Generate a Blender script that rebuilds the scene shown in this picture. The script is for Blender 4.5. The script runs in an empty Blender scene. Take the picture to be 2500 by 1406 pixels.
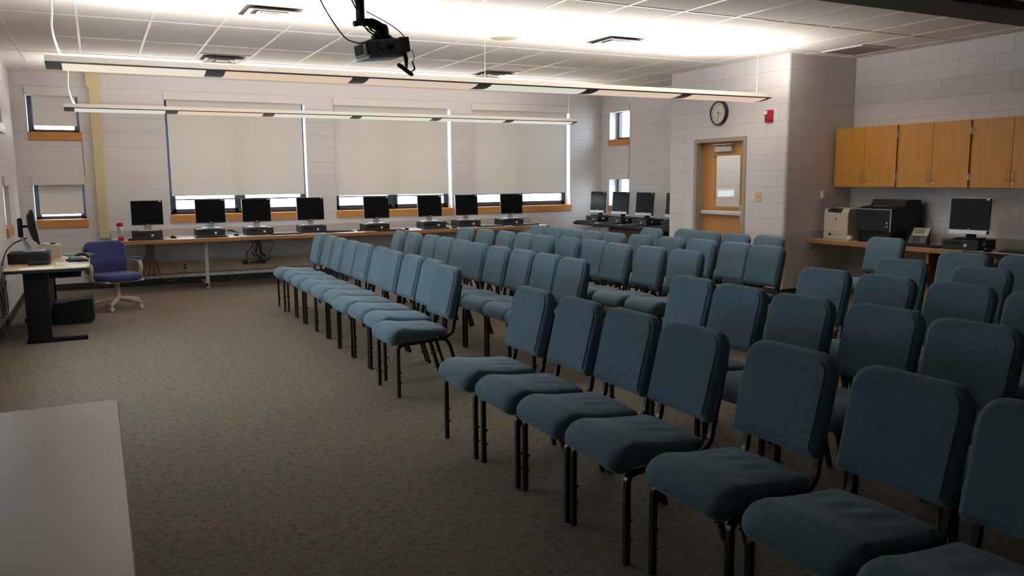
import bpy, bmesh, math, random
from mathutils import Vector, Matrix
random.seed(7)
PI = math.pi
sc = bpy.context.scene
COL = sc.collection

# ------------------------------------------------------------------ camera, world, exposure
CAM_H, YAW, PITCH, ROLL = 1.5163, 27.0802, 7.7594, -0.4796
a, b, c = map(math.radians, (YAW, PITCH, ROLL))
fw = Vector((math.sin(a) * math.cos(b), math.cos(a) * math.cos(b), -math.sin(b)))
rt = Vector((math.cos(a), -math.sin(a), 0)); up = rt.cross(fw)
r2 = rt * math.cos(c) + up * math.sin(c); u2 = -rt * math.sin(c) + up * math.cos(c)
cd = bpy.data.cameras.new('camera'); cam = bpy.data.objects.new('camera', cd); COL.objects.link(cam)
cd.sensor_width = 36; cd.lens = 36 * 1970.17 / 2500; cd.clip_start = 0.05
m = Matrix((r2, u2, -fw)).transposed().to_4x4(); m.translation = (0, 0, CAM_H)
cam.matrix_world = m
sc.camera = cam

SKY_STRENGTH = 14.0
w = bpy.data.worlds.new('overcast_sky'); sc.world = w; w.use_nodes = True
bg = w.node_tree.nodes['Background']
bg.inputs['Color'].default_value = (0.78, 0.89, 1.0, 1); bg.inputs['Strength'].default_value = SKY_STRENGTH

sc.view_settings.view_transform = 'Standard'; sc.view_settings.look = 'None'
sc.view_settings.gamma = 1; sc.view_settings.use_curve_mapping = False
sc.view_settings.exposure = 0.2
sc.cycles.max_bounces = 8; sc.cycles.diffuse_bounces = 5; sc.cycles.glossy_bounces = 4
sc.cycles.transparent_max_bounces = 8; sc.cycles.caustics_reflective = False; sc.cycles.caustics_refractive = False
sc.cycles.use_denoising = True

UP_POWER = 22.0      # each of the twelve tube sections, upwards
LENS_GLOW = 0.60     # the louvred lenses below
CORRIDOR_POWER = 19.0

# ------------------------------------------------------------------ room numbers (metres)
ZC = 2.991; YB = 12.863; XL = -0.924; XS = 8.475; XC = 7.616; YJ = 7.4325; XR = 8.78; YF = -5.5; YE = 9.70
GX, GY, TX, TY = -0.6526, 9.6536, 0.6096, 1.2192
CT = 0.72            # counter tops
WT = 0.28            # wall thickness

# ------------------------------------------------------------------ materials
MATS = {}
def mat(name, col, rough=0.6, metal=0.0, noise=0.0, nscale=40.0, bump=0.0, bscale=200.0, emit=None, estr=0.0, spec=0.5, sheen=0.0, coat=0.0):
    if name in MATS: return MATS[name]
    M = bpy.data.materials.new(name); M.use_nodes = True; MATS[name] = M
    nt = M.node_tree; B = nt.nodes['Principled BSDF']
    B.inputs['Base Color'].default_value = (*col, 1); B.inputs['Roughness'].default_value = rough
    B.inputs['Metallic'].default_value = metal; B.inputs['Specular IOR Level'].default_value = spec
    if sheen: B.inputs['Sheen Weight'].default_value = sheen; B.inputs['Sheen Roughness'].default_value = 0.5
    if coat: B.inputs['Coat Weight'].default_value = coat
    tc = nt.nodes.new('ShaderNodeTexCoord')
    if noise:
        n = nt.nodes.new('ShaderNodeTexNoise'); n.inputs['Scale'].default_value = nscale; n.inputs['Detail'].default_value = 3
        nt.links.new(tc.outputs['Object'], n.inputs['Vector'])
        r = nt.nodes.new('ShaderNodeValToRGB')
        r.color_ramp.elements[0].color = (*[x * (1 - noise) for x in col], 1); r.color_ramp.elements[0].position = 0.3
        r.color_ramp.elements[1].color = (*[min(1, x * (1 + noise)) for x in col], 1); r.color_ramp.elements[1].position = 0.7
        nt.links.new(n.outputs['Fac'], r.inputs['Fac']); nt.links.new(r.outputs['Color'], B.inputs['Base Color'])
    if bump:
        n2 = nt.nodes.new('ShaderNodeTexNoise'); n2.inputs['Scale'].default_value = bscale; n2.inputs['Detail'].default_value = 2
        nt.links.new(tc.outputs['Object'], n2.inputs['Vector'])
        bp = nt.nodes.new('ShaderNodeBump'); bp.inputs['Strength'].default_value = bump; bp.inputs['Distance'].default_value = 0.004
        nt.links.new(n2.outputs['Fac'], bp.inputs['Height']); nt.links.new(bp.outputs['Normal'], B.inputs['Normal'])
    if emit:
        B.inputs['Emission Color'].default_value = (*emit, 1); B.inputs['Emission Strength'].default_value = estr
    return M

def block_mat(name, col, width=0.4064):
    M = bpy.data.materials.new(name); M.use_nodes = True; MATS[name] = M
    nt = M.node_tree; B = nt.nodes['Principled BSDF']; L = nt.links.new
    uv = nt.nodes.new('ShaderNodeUVMap')
    br = nt.nodes.new('ShaderNodeTexBrick'); br.offset = 0.5; br.squash = 1
    br.inputs['Scale'].default_value = 1; br.inputs['Brick Width'].default_value = width; br.inputs['Row Height'].default_value = 0.2032
    br.inputs['Mortar Size'].default_value = 0.004; br.inputs['Mortar Smooth'].default_value = 0.6; br.inputs['Bias'].default_value = 0
    br.inputs['Color1'].default_value = (*col, 1); br.inputs['Color2'].default_value = (*[x * 0.965 for x in col], 1)
    br.inputs['Mortar'].default_value = (*[x * 0.90 for x in col], 1)
    L(uv.outputs['UV'], br.inputs['Vector'])
    n = nt.nodes.new('ShaderNodeTexNoise'); n.inputs['Scale'].default_value = 120; n.inputs['Detail'].default_value = 3
    L(uv.outputs['UV'], n.inputs['Vector'])
    L(br.outputs['Color'], B.inputs['Base Color'])
    mx = nt.nodes.new('ShaderNodeMath'); mx.operation = 'MULTIPLY_ADD'; mx.inputs[1].default_value = -1.0
    sub = nt.nodes.new('ShaderNodeMath'); sub.operation = 'MULTIPLY'; sub.inputs[1].default_value = 0.12
    L(n.outputs['Fac'], sub.inputs[0]); L(br.outputs['Fac'], mx.inputs[0]); L(sub.outputs[0], mx.inputs[2])
    bp = nt.nodes.new('ShaderNodeBump'); bp.inputs['Strength'].default_value = 0.7; bp.inputs['Distance'].default_value = 0.005
    L(mx.outputs[0], bp.inputs['Height']); L(bp.outputs['Normal'], B.inputs['Normal'])
    B.inputs['Roughness'].default_value = 0.55; B.inputs['Specular IOR Level'].default_value = 0.35
    return M

def carpet_mat():
    M = bpy.data.materials.new('carpet'); M.use_nodes = True; MATS['carpet'] = M
    nt = M.node_tree; B = nt.nodes['Principled BSDF']; L = nt.links.new
    tc = nt.nodes.new('ShaderNodeTexCoord')
    def tone(scale, seed, stops, detail=3, rough=0.6):
        mp = nt.nodes.new('ShaderNodeMapping'); mp.inputs['Location'].default_value = (seed, seed * 1.7, 0); L(tc.outputs['Object'], mp.inputs['Vector'])
        n = nt.nodes.new('ShaderNodeTexNoise'); n.inputs['Scale'].default_value = scale; n.inputs['Detail'].default_value = detail; n.inputs['Roughness'].default_value = rough
        L(mp.outputs['Vector'], n.inputs['Vector'])
        r = nt.nodes.new('ShaderNodeValToRGB'); cr = r.color_ramp
        cr.elements[0].position, cr.elements[0].color = stops[0][0], (*stops[0][1], 1)
        cr.elements[1].position, cr.elements[1].color = stops[-1][0], (*stops[-1][1], 1)
        for pz, cc in stops[1:-1]:
            e = cr.elements.new(pz); e.color = (*cc, 1)
        L(n.outputs['Fac'], r.inputs['Fac']); return r
    # warm-to-green yarn mix, blue and rust flecks, fine light-dark pile
    r1 = tone(26, 0, [(0.36, (0.150, 0.156, 0.108)), (0.46, (0.200, 0.178, 0.138)), (0.55, (0.250, 0.198, 0.158)), (0.66, (0.200, 0.180, 0.175))])
    r2 = tone(34, 5.3, [(0.30, (0.55, 0.80, 1.30)), (0.42, (0.95, 1.0, 1.02)), (0.58, (1.0, 1.0, 1.0)), (0.70, (1.45, 1.02, 0.72))], 2)
    r3 = tone(75, 2.1, [(0.30, (0.55, 0.55, 0.57)), (0.70, (1.42, 1.40, 1.36))], 4, 0.8)
    def mult(A, Bq):
        mul = nt.nodes.new('ShaderNodeMix'); mul.data_type = 'RGBA'; mul.blend_type = 'MULTIPLY'; mul.inputs['Factor'].default_value = 1; mul.clamp_result = False
        L(A, mul.inputs['A']); L(Bq, mul.inputs['B']); return mul.outputs['Result']
    L(mult(mult(r1.outputs['Color'], r2.outputs['Color']), r3.outputs['Color']), B.inputs['Base Color'])
    n3 = nt.nodes.new('ShaderNodeTexNoise'); n3.inputs['Scale'].default_value = 220
    L(tc.outputs['Object'], n3.inputs['Vector'])
    bp = nt.nodes.new('ShaderNodeBump'); bp.inputs['Strength'].default_value = 0.6; bp.inputs['Distance'].default_value = 0.006
    L(n3.outputs['Fac'], bp.inputs['Height']); L(bp.outputs['Normal'], B.inputs['Normal'])
    B.inputs['Roughness'].default_value = 0.95; B.inputs['Specular IOR Level'].default_value = 0.1
    return M

def wood_mat(name, c1, c2, scale=3.0, stretch=(1, 1, 12), rough=0.4):
    M = bpy.data.materials.new(name); M.use_nodes = True; MATS[name] = M
    nt = M.node_tree; B = nt.nodes['Principled BSDF']; L = nt.links.new
    tc = nt.nodes.new('ShaderNodeTexCoord'); mp = nt.nodes.new('ShaderNodeMapping'); mp.inputs['Scale'].default_value = stretch
    L(tc.outputs['Object'], mp.inputs['Vector'])
    n = nt.nodes.new('ShaderNodeTexNoise'); n.inputs['Scale'].default_value = scale; n.inputs['Detail'].default_value = 5; n.inputs['Distortion'].default_value = 0.6
    L(mp.outputs['Vector'], n.inputs['Vector'])
    r = nt.nodes.new('ShaderNodeValToRGB')
    r.color_ramp.elements[0].color = (*c1, 1); r.color_ramp.elements[0].position = 0.3
    r.color_ramp.elements[1].color = (*c2, 1); r.color_ramp.elements[1].position = 0.72
    L(n.outputs['Fac'], r.inputs['Fac']); L(r.outputs['Color'], B.inputs['Base Color'])
    B.inputs['Roughness'].default_value = rough
    return M

def fabric_mat(name, c1, c2, scale=260, sheen=0.35):
    M = bpy.data.materials.new(name); M.use_nodes = True; MATS[name] = M
    nt = M.node_tree; B = nt.nodes['Principled BSDF']; L = nt.links.new
    tc = nt.nodes.new('ShaderNodeTexCoord'); mp = nt.nodes.new('ShaderNodeMapping'); mp.inputs['Scale'].default_value = (1, 0.22, 1)
    L(tc.outputs['Object'], mp.inputs['Vector'])
    n = nt.nodes.new('ShaderNodeTexNoise'); n.inputs['Scale'].default_value = scale; n.inputs['Detail'].default_value = 3
    L(mp.outputs['Vector'], n.inputs['Vector'])
    r = nt.nodes.new('ShaderNodeValToRGB')
    r.color_ramp.elements[0].color = (*c1, 1); r.color_ramp.elements[0].position = 0.35
    r.color_ramp.elements[1].color = (*c2, 1); r.color_ramp.elements[1].position = 0.65
    L(n.outputs['Fac'], r.inputs['Fac']); L(r.outputs['Color'], B.inputs['Base Color'])
    bp = nt.nodes.new('ShaderNodeBump'); bp.inputs['Strength'].default_value = 0.35; bp.inputs['Distance'].default_value = 0.002
    L(n.outputs['Fac'], bp.inputs['Height']); L(bp.outputs['Normal'], B.inputs['Normal'])
    B.inputs['Roughness'].default_value = 0.9; B.inputs['Specular IOR Level'].default_value = 0.15
    B.inputs['Sheen Weight'].default_value = sheen; B.inputs['Sheen Roughness'].default_value = 0.4
    B.inputs['Sheen Tint'].default_value = (0.75, 0.9, 1.0, 1)
    return M

def glass_mat(name='window_glass'):
    M = bpy.data.materials.new(name); M.use_nodes = True; MATS[name] = M
    nt = M.node_tree; L = nt.links.new
    for n in list(nt.nodes): nt.nodes.remove(n)
    o = nt.nodes.new('ShaderNodeOutputMaterial'); mx = nt.nodes.new('ShaderNodeMixShader')
    t = nt.nodes.new('ShaderNodeBsdfTransparent'); g = nt.nodes.new('ShaderNodeBsdfGlossy'); f = nt.nodes.new('ShaderNodeLayerWeight')
    t.inputs['Color'].default_value = (0.95, 0.97, 0.97, 1); g.inputs['Roughness'].default_value = 0.02; pw_ = nt.nodes.new('ShaderNodeMath'); pw_.operation = 'POWER'; pw_.inputs[1].default_value = 5
    ad = nt.nodes.new('ShaderNodeMath'); ad.operation = 'MULTIPLY_ADD'; ad.inputs[1].default_value = 0.8; ad.inputs[2].default_value = 0.02
    L(f.outputs['Facing'], pw_.inputs[0]); L(pw_.outputs[0], ad.inputs[0]); L(ad.outputs[0], mx.inputs['Fac']); L(t.outputs['BSDF'], mx.inputs[1]); L(g.outputs['BSDF'], mx.inputs[2]); L(mx.outputs['Shader'], o.inputs['Surface'])
    return M

def shade_mat():
    M = bpy.data.materials.new('shade_fabric'); M.use_nodes = True; MATS['shade_fabric'] = M
    nt = M.node_tree; L = nt.links.new; B = nt.nodes['Principled BSDF']; o = nt.nodes['Material Output']
    tc = nt.nodes.new('ShaderNodeTexCoord'); n = nt.nodes.new('ShaderNodeTexNoise'); n.inputs['Scale'].default_value = 400
    L(tc.outputs['Object'], n.inputs['Vector'])
    r = nt.nodes.new('ShaderNodeValToRGB'); r.color_ramp.elements[0].color = (0.70, 0.675, 0.64, 1); r.color_ramp.elements[1].color = (0.76, 0.735, 0.70, 1)
    L(n.outputs['Fac'], r.inputs['Fac']); L(r.outputs['Color'], B.inputs['Base Color']); B.inputs['Roughness'].default_value = 0.85
    t = nt.nodes.new('ShaderNodeBsdfTranslucent'); t.inputs['Color'].default_value = (0.9, 0.85, 0.79, 1)
    mx = nt.nodes.new('ShaderNodeMixShader'); mx.inputs['Fac'].default_value = 0.085
    L(B.outputs['BSDF'], mx.inputs[1]); L(t.outputs['BSDF'], mx.inputs[2]); L(mx.outputs['Shader'], o.inputs['Surface'])
    return M

WALLC = (0.695, 0.675, 0.685)
BLOCK = block_mat('painted_block', WALLC); BLOCKH = block_mat('painted_block_filled_joints', WALLC, 60.0)
CARPET = carpet_mat()
GLASS = glass_mat(); SHADE = shade_mat()
TILE = mat('ceiling_tile', (0.76, 0.72, 0.68), 0.9, noise=0.06, nscale=90, bump=0.4, bscale=160, spec=0.1)
TBAR = mat('painted_metal_grid', (0.78, 0.74, 0.70), 0.35, spec=0.6, noise=0.02)
WHITE = mat('white_paint', (0.72, 0.69, 0.65), 0.45, noise=0.02)
HEADER = mat('shade_header', (0.70, 0.665, 0.64), 0.6, noise=0.02)
OAK = wood_mat('honey_oak', (0.50, 0.225, 0.055), (0.60, 0.29, 0.085), 3, (1, 1, 0.35))
OAKP = wood_mat('oak_plain', (0.56, 0.24, 0.05), (0.64, 0.29, 0.07), 5, (1, 0.3, 1))
CABW = wood_mat('cabinet_oak', (0.56, 0.235, 0.035), (0.66, 0.295, 0.05), 7, (4, 4, 0.5), 0.45)
EDGEW = wood_mat('edge_oak', (0.40, 0.17, 0.055), (0.55, 0.25, 0.08), 6, (0.3, 1, 1))
LAM = mat('grey_laminate', (0.50, 0.47, 0.45), 0.35, noise=0.05, nscale=300)
LAMTAN = mat('tan_laminate', (0.60, 0.43, 0.25), 0.4, noise=0.07, nscale=30)
LAMT = mat('speckled_table_laminate', (0.62, 0.565, 0.53), 0.3, noise=0.08, nscale=500)
BLACKM = mat('black_metal', (0.006, 0.006, 0.007), 0.5, noise=0.1, spec=0.25)
BLACKP = mat('black_plastic', (0.007, 0.007, 0.008), 0.55, noise=0.1, spec=0.3)
DGREYP = mat('dark_grey_plastic', (0.022, 0.022, 0.025), 0.5, noise=0.1)
SCREEN = mat('dark_screen', (0.004, 0.004, 0.005), 0.35, noise=0.05, spec=0.12)
SILVER = mat('silver_plastic', (0.55, 0.55, 0.56), 0.35, 0.3, noise=0.03)
CHROME = mat('brushed_steel', (0.6, 0.58, 0.55), 0.3, 1.0, noise=0.05)
BEIGE = mat('beige_plastic', (0.55, 0.47, 0.36), 0.5, noise=0.03)
CREAM = mat('cream_plastic', (0.60, 0.53, 0.42), 0.45, noise=0.03)
YELLOW = mat('cream_yellow_enamel', (0.66, 0.56, 0.33), 0.4, noise=0.03)
RUBBER = mat('black_rubber_base', (0.02, 0.018, 0.017), 0.6, noise=0.1)
NAVYM = mat('navy_window_metal', (0.035, 0.045, 0.07), 0.4, noise=0.05)
DKWOOD = wood_mat('dark_panel', (0.06, 0.022, 0.01), (0.09, 0.035, 0.014), 4)
FABRIC = fabric_mat('teal_fabric', (0.095, 0.162, 0.212), (0.145, 0.235, 0.295))
BRONZE = mat('bronze_tube', (0.060, 0.046, 0.036), 0.35, 0.6, noise=0.1)
BLUEF = fabric_mat('indigo_fabric', (0.045, 0.05, 0.16), (0.075, 0.08, 0.22), 200, 0.3)
RED = mat('red_enamel', (0.45, 0.006, 0.012), 0.35, noise=0.05)
PAPER = mat('white_paper', (0.75, 0.72, 0.68), 0.8, noise=0.03)
GREENP = mat('teal_card', (0.03, 0.20, 0.19), 0.6, noise=0.1)
FRAMEG = mat('greige_enamel', (0.36, 0.32, 0.25), 0.45, noise=0.03)
GREYF = mat('grey_fixture_metal', (0.115, 0.105, 0.10), 0.45, noise=0.05)
CABLE = mat('black_cable', (0.02, 0.018, 0.018), 0.5, noise=0.1)
CABLEW = mat('pale_cable', (0.55, 0.5, 0.45), 0.5, noise=0.05)
CABLEY = mat('amber_cable', (0.40, 0.22, 0.04), 0.5, noise=0.05)
STEELW = mat('steel_wire', (0.5, 0.48, 0.46), 0.4, 0.5, noise=0.05)
CLEAR = mat('bottle_steel', (0.50, 0.46, 0.44), 0.3, 0.5, noise=0.05)
LOUV = mat('diffuser_metal', (0.66, 0.63, 0.60), 0.28, 0.15, noise=0.02)
SHADOWB = mat('duct_shade', (0.12, 0.10, 0.085), 0.9, noise=0.1)
STICKER = mat('white_sticker', (0.8, 0.78, 0.75), 0.6, noise=0.02)
BADGE = mat('silver_badge', (0.8, 0.8, 0.8), 0.4, 0.1, noise=0.02)
LCD = mat('green_lcd', (0.30, 0.31, 0.10), 0.3, noise=0.05)
GRILLE = mat('perforated_grille', (0.42, 0.38, 0.35), 0.6, noise=0.1, nscale=200)

# ------------------------------------------------------------------ mesh helpers
class MB:
    def __init__(s): s.v = []; s.f = []
    def add(s, vs, fs):
        o = len(s.v); s.v += [tuple(x) for x in vs]; s.f += [tuple(i + o for i in f) for f in fs]; return s
    def box(s, x0, x1, y0, y1, z0, z1):
        vs = [(x, y, z) for x in (x0, x1) for y in (y0, y1) for z in (z0, z1)]
        return s.add(vs, [(0, 1, 3, 2), (4, 6, 7, 5), (0, 4, 5, 1), (2, 3, 7, 6), (0, 2, 6, 4), (1, 5, 7, 3)])
    def rbox(s, x0, x1, y0, y1, z0, z1, r=0.01, seg=2):
        bm = bmesh.new(); bmesh.ops.create_cube(bm, size=1)
        for v in bm.verts: v.co = Vector(((x0 + x1) / 2 + v.co.x * (x1 - x0), (y0 + y1) / 2 + v.co.y * (y1 - y0), (z0 + z1) / 2 + v.co.z * (z1 - z0)))
        r = min(r, 0.49 * min(x1 - x0, y1 - y0, z1 - z0))
        bmesh.ops.bevel(bm, geom=list(bm.edges), offset=r, segments=seg, affect='EDGES', profile=0.5)
        bm.verts.index_update()
        s.add([v.co[:] for v in bm.verts], [[v.index for v in f.verts] for f in bm.faces]); bm.free(); return s
    def prism(s, poly, axis, t0, t1):
        # poly: 2-D points; axis 'x': poly in (y,z); 'y': poly in (x,z); 'z': poly in (x,y)
        def P(q, t): return (t, q[0], q[1]) if axis == 'x' else ((q[0], t, q[1]) if axis == 'y' else (q[0], q[1], t))
        n = len(poly); vs = [P(q, t0) for q in poly] + [P(q, t1) for q in poly]
        fs = [tuple(range(n)), tuple(range(2 * n - 1, n - 1, -1))] + [(i, i + n, (i + 1) % n + n, (i + 1) % n) for i in range(n)]
        return s.add(vs, fs)
    def tube(s, pts, r, n=8, caps=True, square=False):
        pts = [Vector(p) for p in pts]; rs = r if isinstance(r, (list, tuple)) else [r] * len(pts)
        if square: n = 4
        N = None; vs = []; fs = []
        for i, p in enumerate(pts):
            t = (pts[min(i + 1, len(pts) - 1)] - pts[max(i - 1, 0)]).normalized()
            if N is None:
                ref = Vector((0, 1, 0)) if abs(t.y) < 0.9 else Vector((1, 0, 0))
                N = (ref - t * ref.dot(t)).normalized()
            else:
                N = (N - t * N.dot(t)).normalized()
            Bn = t.cross(N)
            for k in range(n):
                an = 2 * PI * (k + (0.5 if square else 0)) / n
                rr = rs[i] * (1.25 if square else 1)
                vs.append(p + N * math.cos(an) * rr + Bn * math.sin(an) * rr)
        for i in range(len(pts) - 1):
            for k in range(n):
                fs.append((i * n + k, i * n + (k + 1) % n, (i + 1) * n + (k + 1) % n, (i + 1) * n + k))
        if caps: fs += [tuple(range(n - 1, -1, -1)), tuple(range((len(pts) - 1) * n, len(pts) * n))]
        return s.add(vs, fs)
    def lathe(s, prof, n=24, c=(0, 0, 0), axis='z'):
        vs = []; fs = []
        for (r, z) in prof:
            for k in range(n):
                x, y = r * math.cos(2 * PI * k / n), r * math.sin(2 * PI * k / n)
                q = (x, y, z) if axis == 'z' else ((z, x, y) if axis == 'x' else (x, z, y))
                vs.append((q[0] + c[0], q[1] + c[1], q[2] + c[2]))
        for i in range(len(prof) - 1):
            for k in range(n): fs.append((i * n + k, i * n + (k + 1) % n, (i + 1) * n + (k + 1) % n, (i + 1) * n + k))
        fs += [tuple(range(n - 1, -1, -1)), tuple(range((len(prof) - 1) * n, len(prof) * n))]
        return s.add(vs, fs)
    def rings(s, rings):
        n = len(rings[0]); vs = [p for r in rings for p in r]; fs = []
        for i in range(len(rings) - 1):
            for k in range(n): fs.append((i * n + k, i * n + (k + 1) % n, (i + 1) * n + (k + 1) % n, (i + 1) * n + k))
        fs += [tuple(range(n - 1, -1, -1)), tuple(range((len(rings) - 1) * n, len(rings) * n))]
        return s.add(vs, fs)
    def xf(s, M, start=0):
        for i in range(start, len(s.v)): s.v[i] = tuple(M @ Vector(s.v[i]))
        return s
    def build(s, name, material, parent=None, smooth=False, loc=None):
        me = bpy.data.meshes.new(name)
        vs = s.v if loc is None else [(x - loc[0], y - loc[1], z - loc[2]) for x, y, z in s.v]
        me.from_pydata(vs, [], s.f); me.materials.append(material)
        bm = bmesh.new(); bm.from_mesh(me); bmesh.ops.recalc_face_normals(bm, faces=bm.faces[:]); bm.to_mesh(me); bm.free()
        if smooth:
            for p in me.polygons: p.use_smooth = True
            try: me.set_sharp_from_angle(angle=math.radians(smooth if smooth is not True else 50))
            except Exception: pass
        o = bpy.data.objects.new(name, me); COL.objects.link(o)
        if parent is not None: o.parent = parent
        if loc is not None: o.location = loc
        return o

def tag(o, label=None, cat=None, group=None, kind=None):
    if label: o['label'] = label
    if cat: o['category'] = cat
    if group: o['group'] = group
    if kind: o['kind'] = kind
    return o
def thing(name, label, cat, loc, rz=0.0, group=None):
    o = bpy.data.objects.new(name, None); COL.objects.link(o); o.empty_display_size = 0.1
    o.location = loc; o.rotation_euler = (0, 0, rz); return tag(o, label, cat, group)
def struct(o): o['kind'] = 'structure'; return o
def dup(root, loc, rz, label, group=None):
    r = root.copy(); COL.objects.link(r); r.location = loc; r.rotation_euler = (0, 0, rz); r['label'] = label
    if group: r['group'] = group
    for ch in list(root.children):
        c = ch.copy(); COL.objects.link(c); c.parent = r
        for g in list(ch.children):
            d = g.copy(); COL.objects.link(d); d.parent = c
    return r
def arc(p0, p1, p2, n=6):
    p0, p1, p2 = Vector(p0), Vector(p1), Vector(p2)
    return [p0 * (1 - t) ** 2 + p1 * 2 * t * (1 - t) + p2 * t * t for t in [i / n for i in range(n + 1)]]
def curve_pts(pts, n=6):
    # Catmull-Rom through points
    P = [Vector(p) for p in pts]; P = [P[0] * 2 - P[1]] + P + [P[-1] * 2 - P[-2]]; out = []
    for i in range(1, len(P) - 2):
        for k in range(n):
            t = k / n
            out.append(0.5 * ((2 * P[i]) + (-P[i - 1] + P[i + 1]) * t + (2 * P[i - 1] - 5 * P[i] + 4 * P[i + 1] - P[i + 2]) * t * t + (-P[i - 1] + 3 * P[i] - 3 * P[i + 1] + P[i + 2]) * t ** 3))
    out.append(P[-2]); return out
def text_mb(txt, size, M, ext=0.0005):
    cu = bpy.data.curves.new('t', 'FONT'); cu.body = txt; cu.size = size; cu.align_x = 'CENTER'; cu.align_y = 'CENTER'; cu.extrude = ext; cu.resolution_u = 3
    o = bpy.data.objects.new('t', cu); COL.objects.link(o)
    dg = bpy.context.evaluated_depsgraph_get(); me = o.evaluated_get(dg).to_mesh()
    vs = [tuple(M @ v.co) for v in me.vertices]; fs = [tuple(p.vertices) for p in me.polygons]
    o.evaluated_get(dg).to_mesh_clear(); bpy.data.objects.remove(o); bpy.data.curves.remove(cu)
    return vs, fs

# ------------------------------------------------------------------ walls
def wall(name, O, U, Nrm, length, holes=(), h=ZC, thick=WT, u0=0.0, material=None):
    """Inner face through O along U, facing Nrm; holes (ua,ub,za,zb) cut right through."""
    O, U, Nrm = Vector(O), Vector(U), Vector(Nrm); Z = Vector((0, 0, 1))
    us = sorted({0, length, *[x for q in holes for x in q[:2]]}); zs = sorted({0, h, *[x for q in holes for x in q[2:]]})
    inside = lambda u, z: any(q[0] < u < q[1] and q[2] < z < q[3] for q in holes)
    vs, fs, uvs = [], [], []
    def quad(pts, uv):
        o = len(vs); vs.extend(pts); fs.append((o, o + 1, o + 2, o + 3)); uvs.extend(uv)
    P = lambda u, z, d: O + U * u + Z * z - Nrm * d
    zo = 0.165
    for i in range(len(us) - 1):
        for j in range(len(zs) - 1):
            ua, ub, za, zb = us[i], us[i + 1], zs[j], zs[j + 1]
            if inside((ua + ub) / 2, (za + zb) / 2): continue
            q = [(ua, za), (ub, za), (ub, zb), (ua, zb)]; uv = [(x + u0, z - zo) for x, z in q]
            quad([P(x, z, 0) for x, z in q], uv); quad([P(x, z, thick) for x, z in q[::-1]], uv[::-1])
    for (ua, ub, za, zb) in holes:
        for (A, Bq) in (((ua, za), (ub, za)), ((ub, za), (ub, zb)), ((ub, zb), (ua, zb)), ((ua, zb), (ua, za))):
            if A[1] == Bq[1]: uv = [(A[0] + u0, 0.1), (Bq[0] + u0, 0.1), (Bq[0] + u0, 0.1 + thick * .3), (A[0] + u0, 0.1 + thick * .3)]
            else: uv = [(u0 + 0.05, A[1] - zo), (u0 + 0.05, Bq[1] - zo), (u0 + 0.05 + thick, Bq[1] - zo), (u0 + 0.05 + thick, A[1] - zo)]
            quad([P(*A, 0), P(*Bq, 0), P(*Bq, thick), P(*A, thick)], uv)
    me = bpy.data.meshes.new(name); me.from_pydata([tuple(v) for v in vs], [], fs); me.materials.append(material or BLOCK)
    ul = me.uv_layers.new(name='UVMap')
    for k, uv in enumerate(uvs): ul.data[k].uv = uv
    # orient front faces along the normal
    for p in me.polygons: pass
    o = bpy.data.objects.new(name, me); COL.objects.link(o); return struct(o)

BW = [(0.965, 2.985), (3.43, 5.44), (5.83, 7.80)]
ZS, ZT = 1.012, 2.785           # sill top, head of openings
SW = (-0.755, -0.134)           # pair of small windows beside the column cover
SZ = [(2.185, 2.785), (0.99, 1.58)]
RWY = (11.965, 12.585)          # small windows in the right recess
LWY = (10.70, 11.38)            # small windows in the left wall
LBY = (5.3, 8.5)                # big window in the left wall, beside the camera's view

bw_holes = [(x0 - XL, x1 - XL, ZS, ZT) for x0, x1 in BW] + [(SW[0] - XL, SW[1] - XL, z0, z1) for z0, z1 in SZ]
wall('wall_back', (XL, YB, 0), (1, 0, 0), (0, -1, 0), XS + WT - XL, bw_holes, material=BLOCKH)
wall('wall_left', (XL, YF - WT, 0), (0, 1, 0), (1, 0, 0), YB + WT - YF + WT, [(LWY[0] - YF + WT, LWY[1] - YF + WT, z0, z1) for z0, z1 in SZ] + [(LBY[0] - YF + WT, LBY[1] - YF + WT, ZS, ZT)], material=BLOCKH)
wall('wall_recess', (XS, YE, 0), (0, 1, 0), (-1, 0, 0), YB - YE, [(RWY[0] - YE, RWY[1] - YE, z0, z1) for z0, z1 in SZ], material=BLOCKH)
DY0, DY1, DZ = 8.175, 9.10, 1.985      # door opening in the clock wall
BR = 0.035
wall('wall_clock', (XC, YJ + BR, 0), (0, 1, 0), (-1, 0, 0), YE - YJ - BR, [(DY0 - YJ - BR, DY1 - YJ - BR, 0.0, DZ)], thick=0.20, u0=0.1)
wall('wall_recess_return', (XC + 0.2, YE, 0), (1, 0, 0), (0, 1, 0), 9.33 - XC - 0.2, thick=0.2)
wall('wall_alcove_end', (XC + BR, YJ, 0), (1, 0, 0), (0, -1, 0), XR + WT - XC - BR, thick=0.2, u0=0.13)
wall('wall_right', (XR, YF, 0), (0, 1, 0), (-1, 0, 0), YJ - YF, u0=0.05)
wall('wall_front', (XL, YF, 0), (1, 0, 0), (0, 1, 0), XR + WT - XL)
wall('wall_corridor', (9.05, YJ + 0.2, 0), (0, 1, 0), (-1, 0, 0), YE - YJ - 0.4)
# bullnose corner between clock wall and alcove
mb = MB(); mb.prism([(XC, YJ + BR), *[(XC + BR - BR * math.cos(t), YJ + BR - BR * math.sin(t)) for t in [PI / 2 * k / 6 for k in range(1, 6)]], (XC + BR, YJ), (XC + BR, YJ + BR)], 'z', 0.0, ZC)
o = mb.build('trim_1', BLOCK, None, 60); struct(o)
ul = o.data.uv_layers.new(name='UVMap')
for lp in o.data.loops: ul.data[lp.index].uv = (0.2, o.data.vertices[lp.vertex_index].co.z - 0.165)
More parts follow.
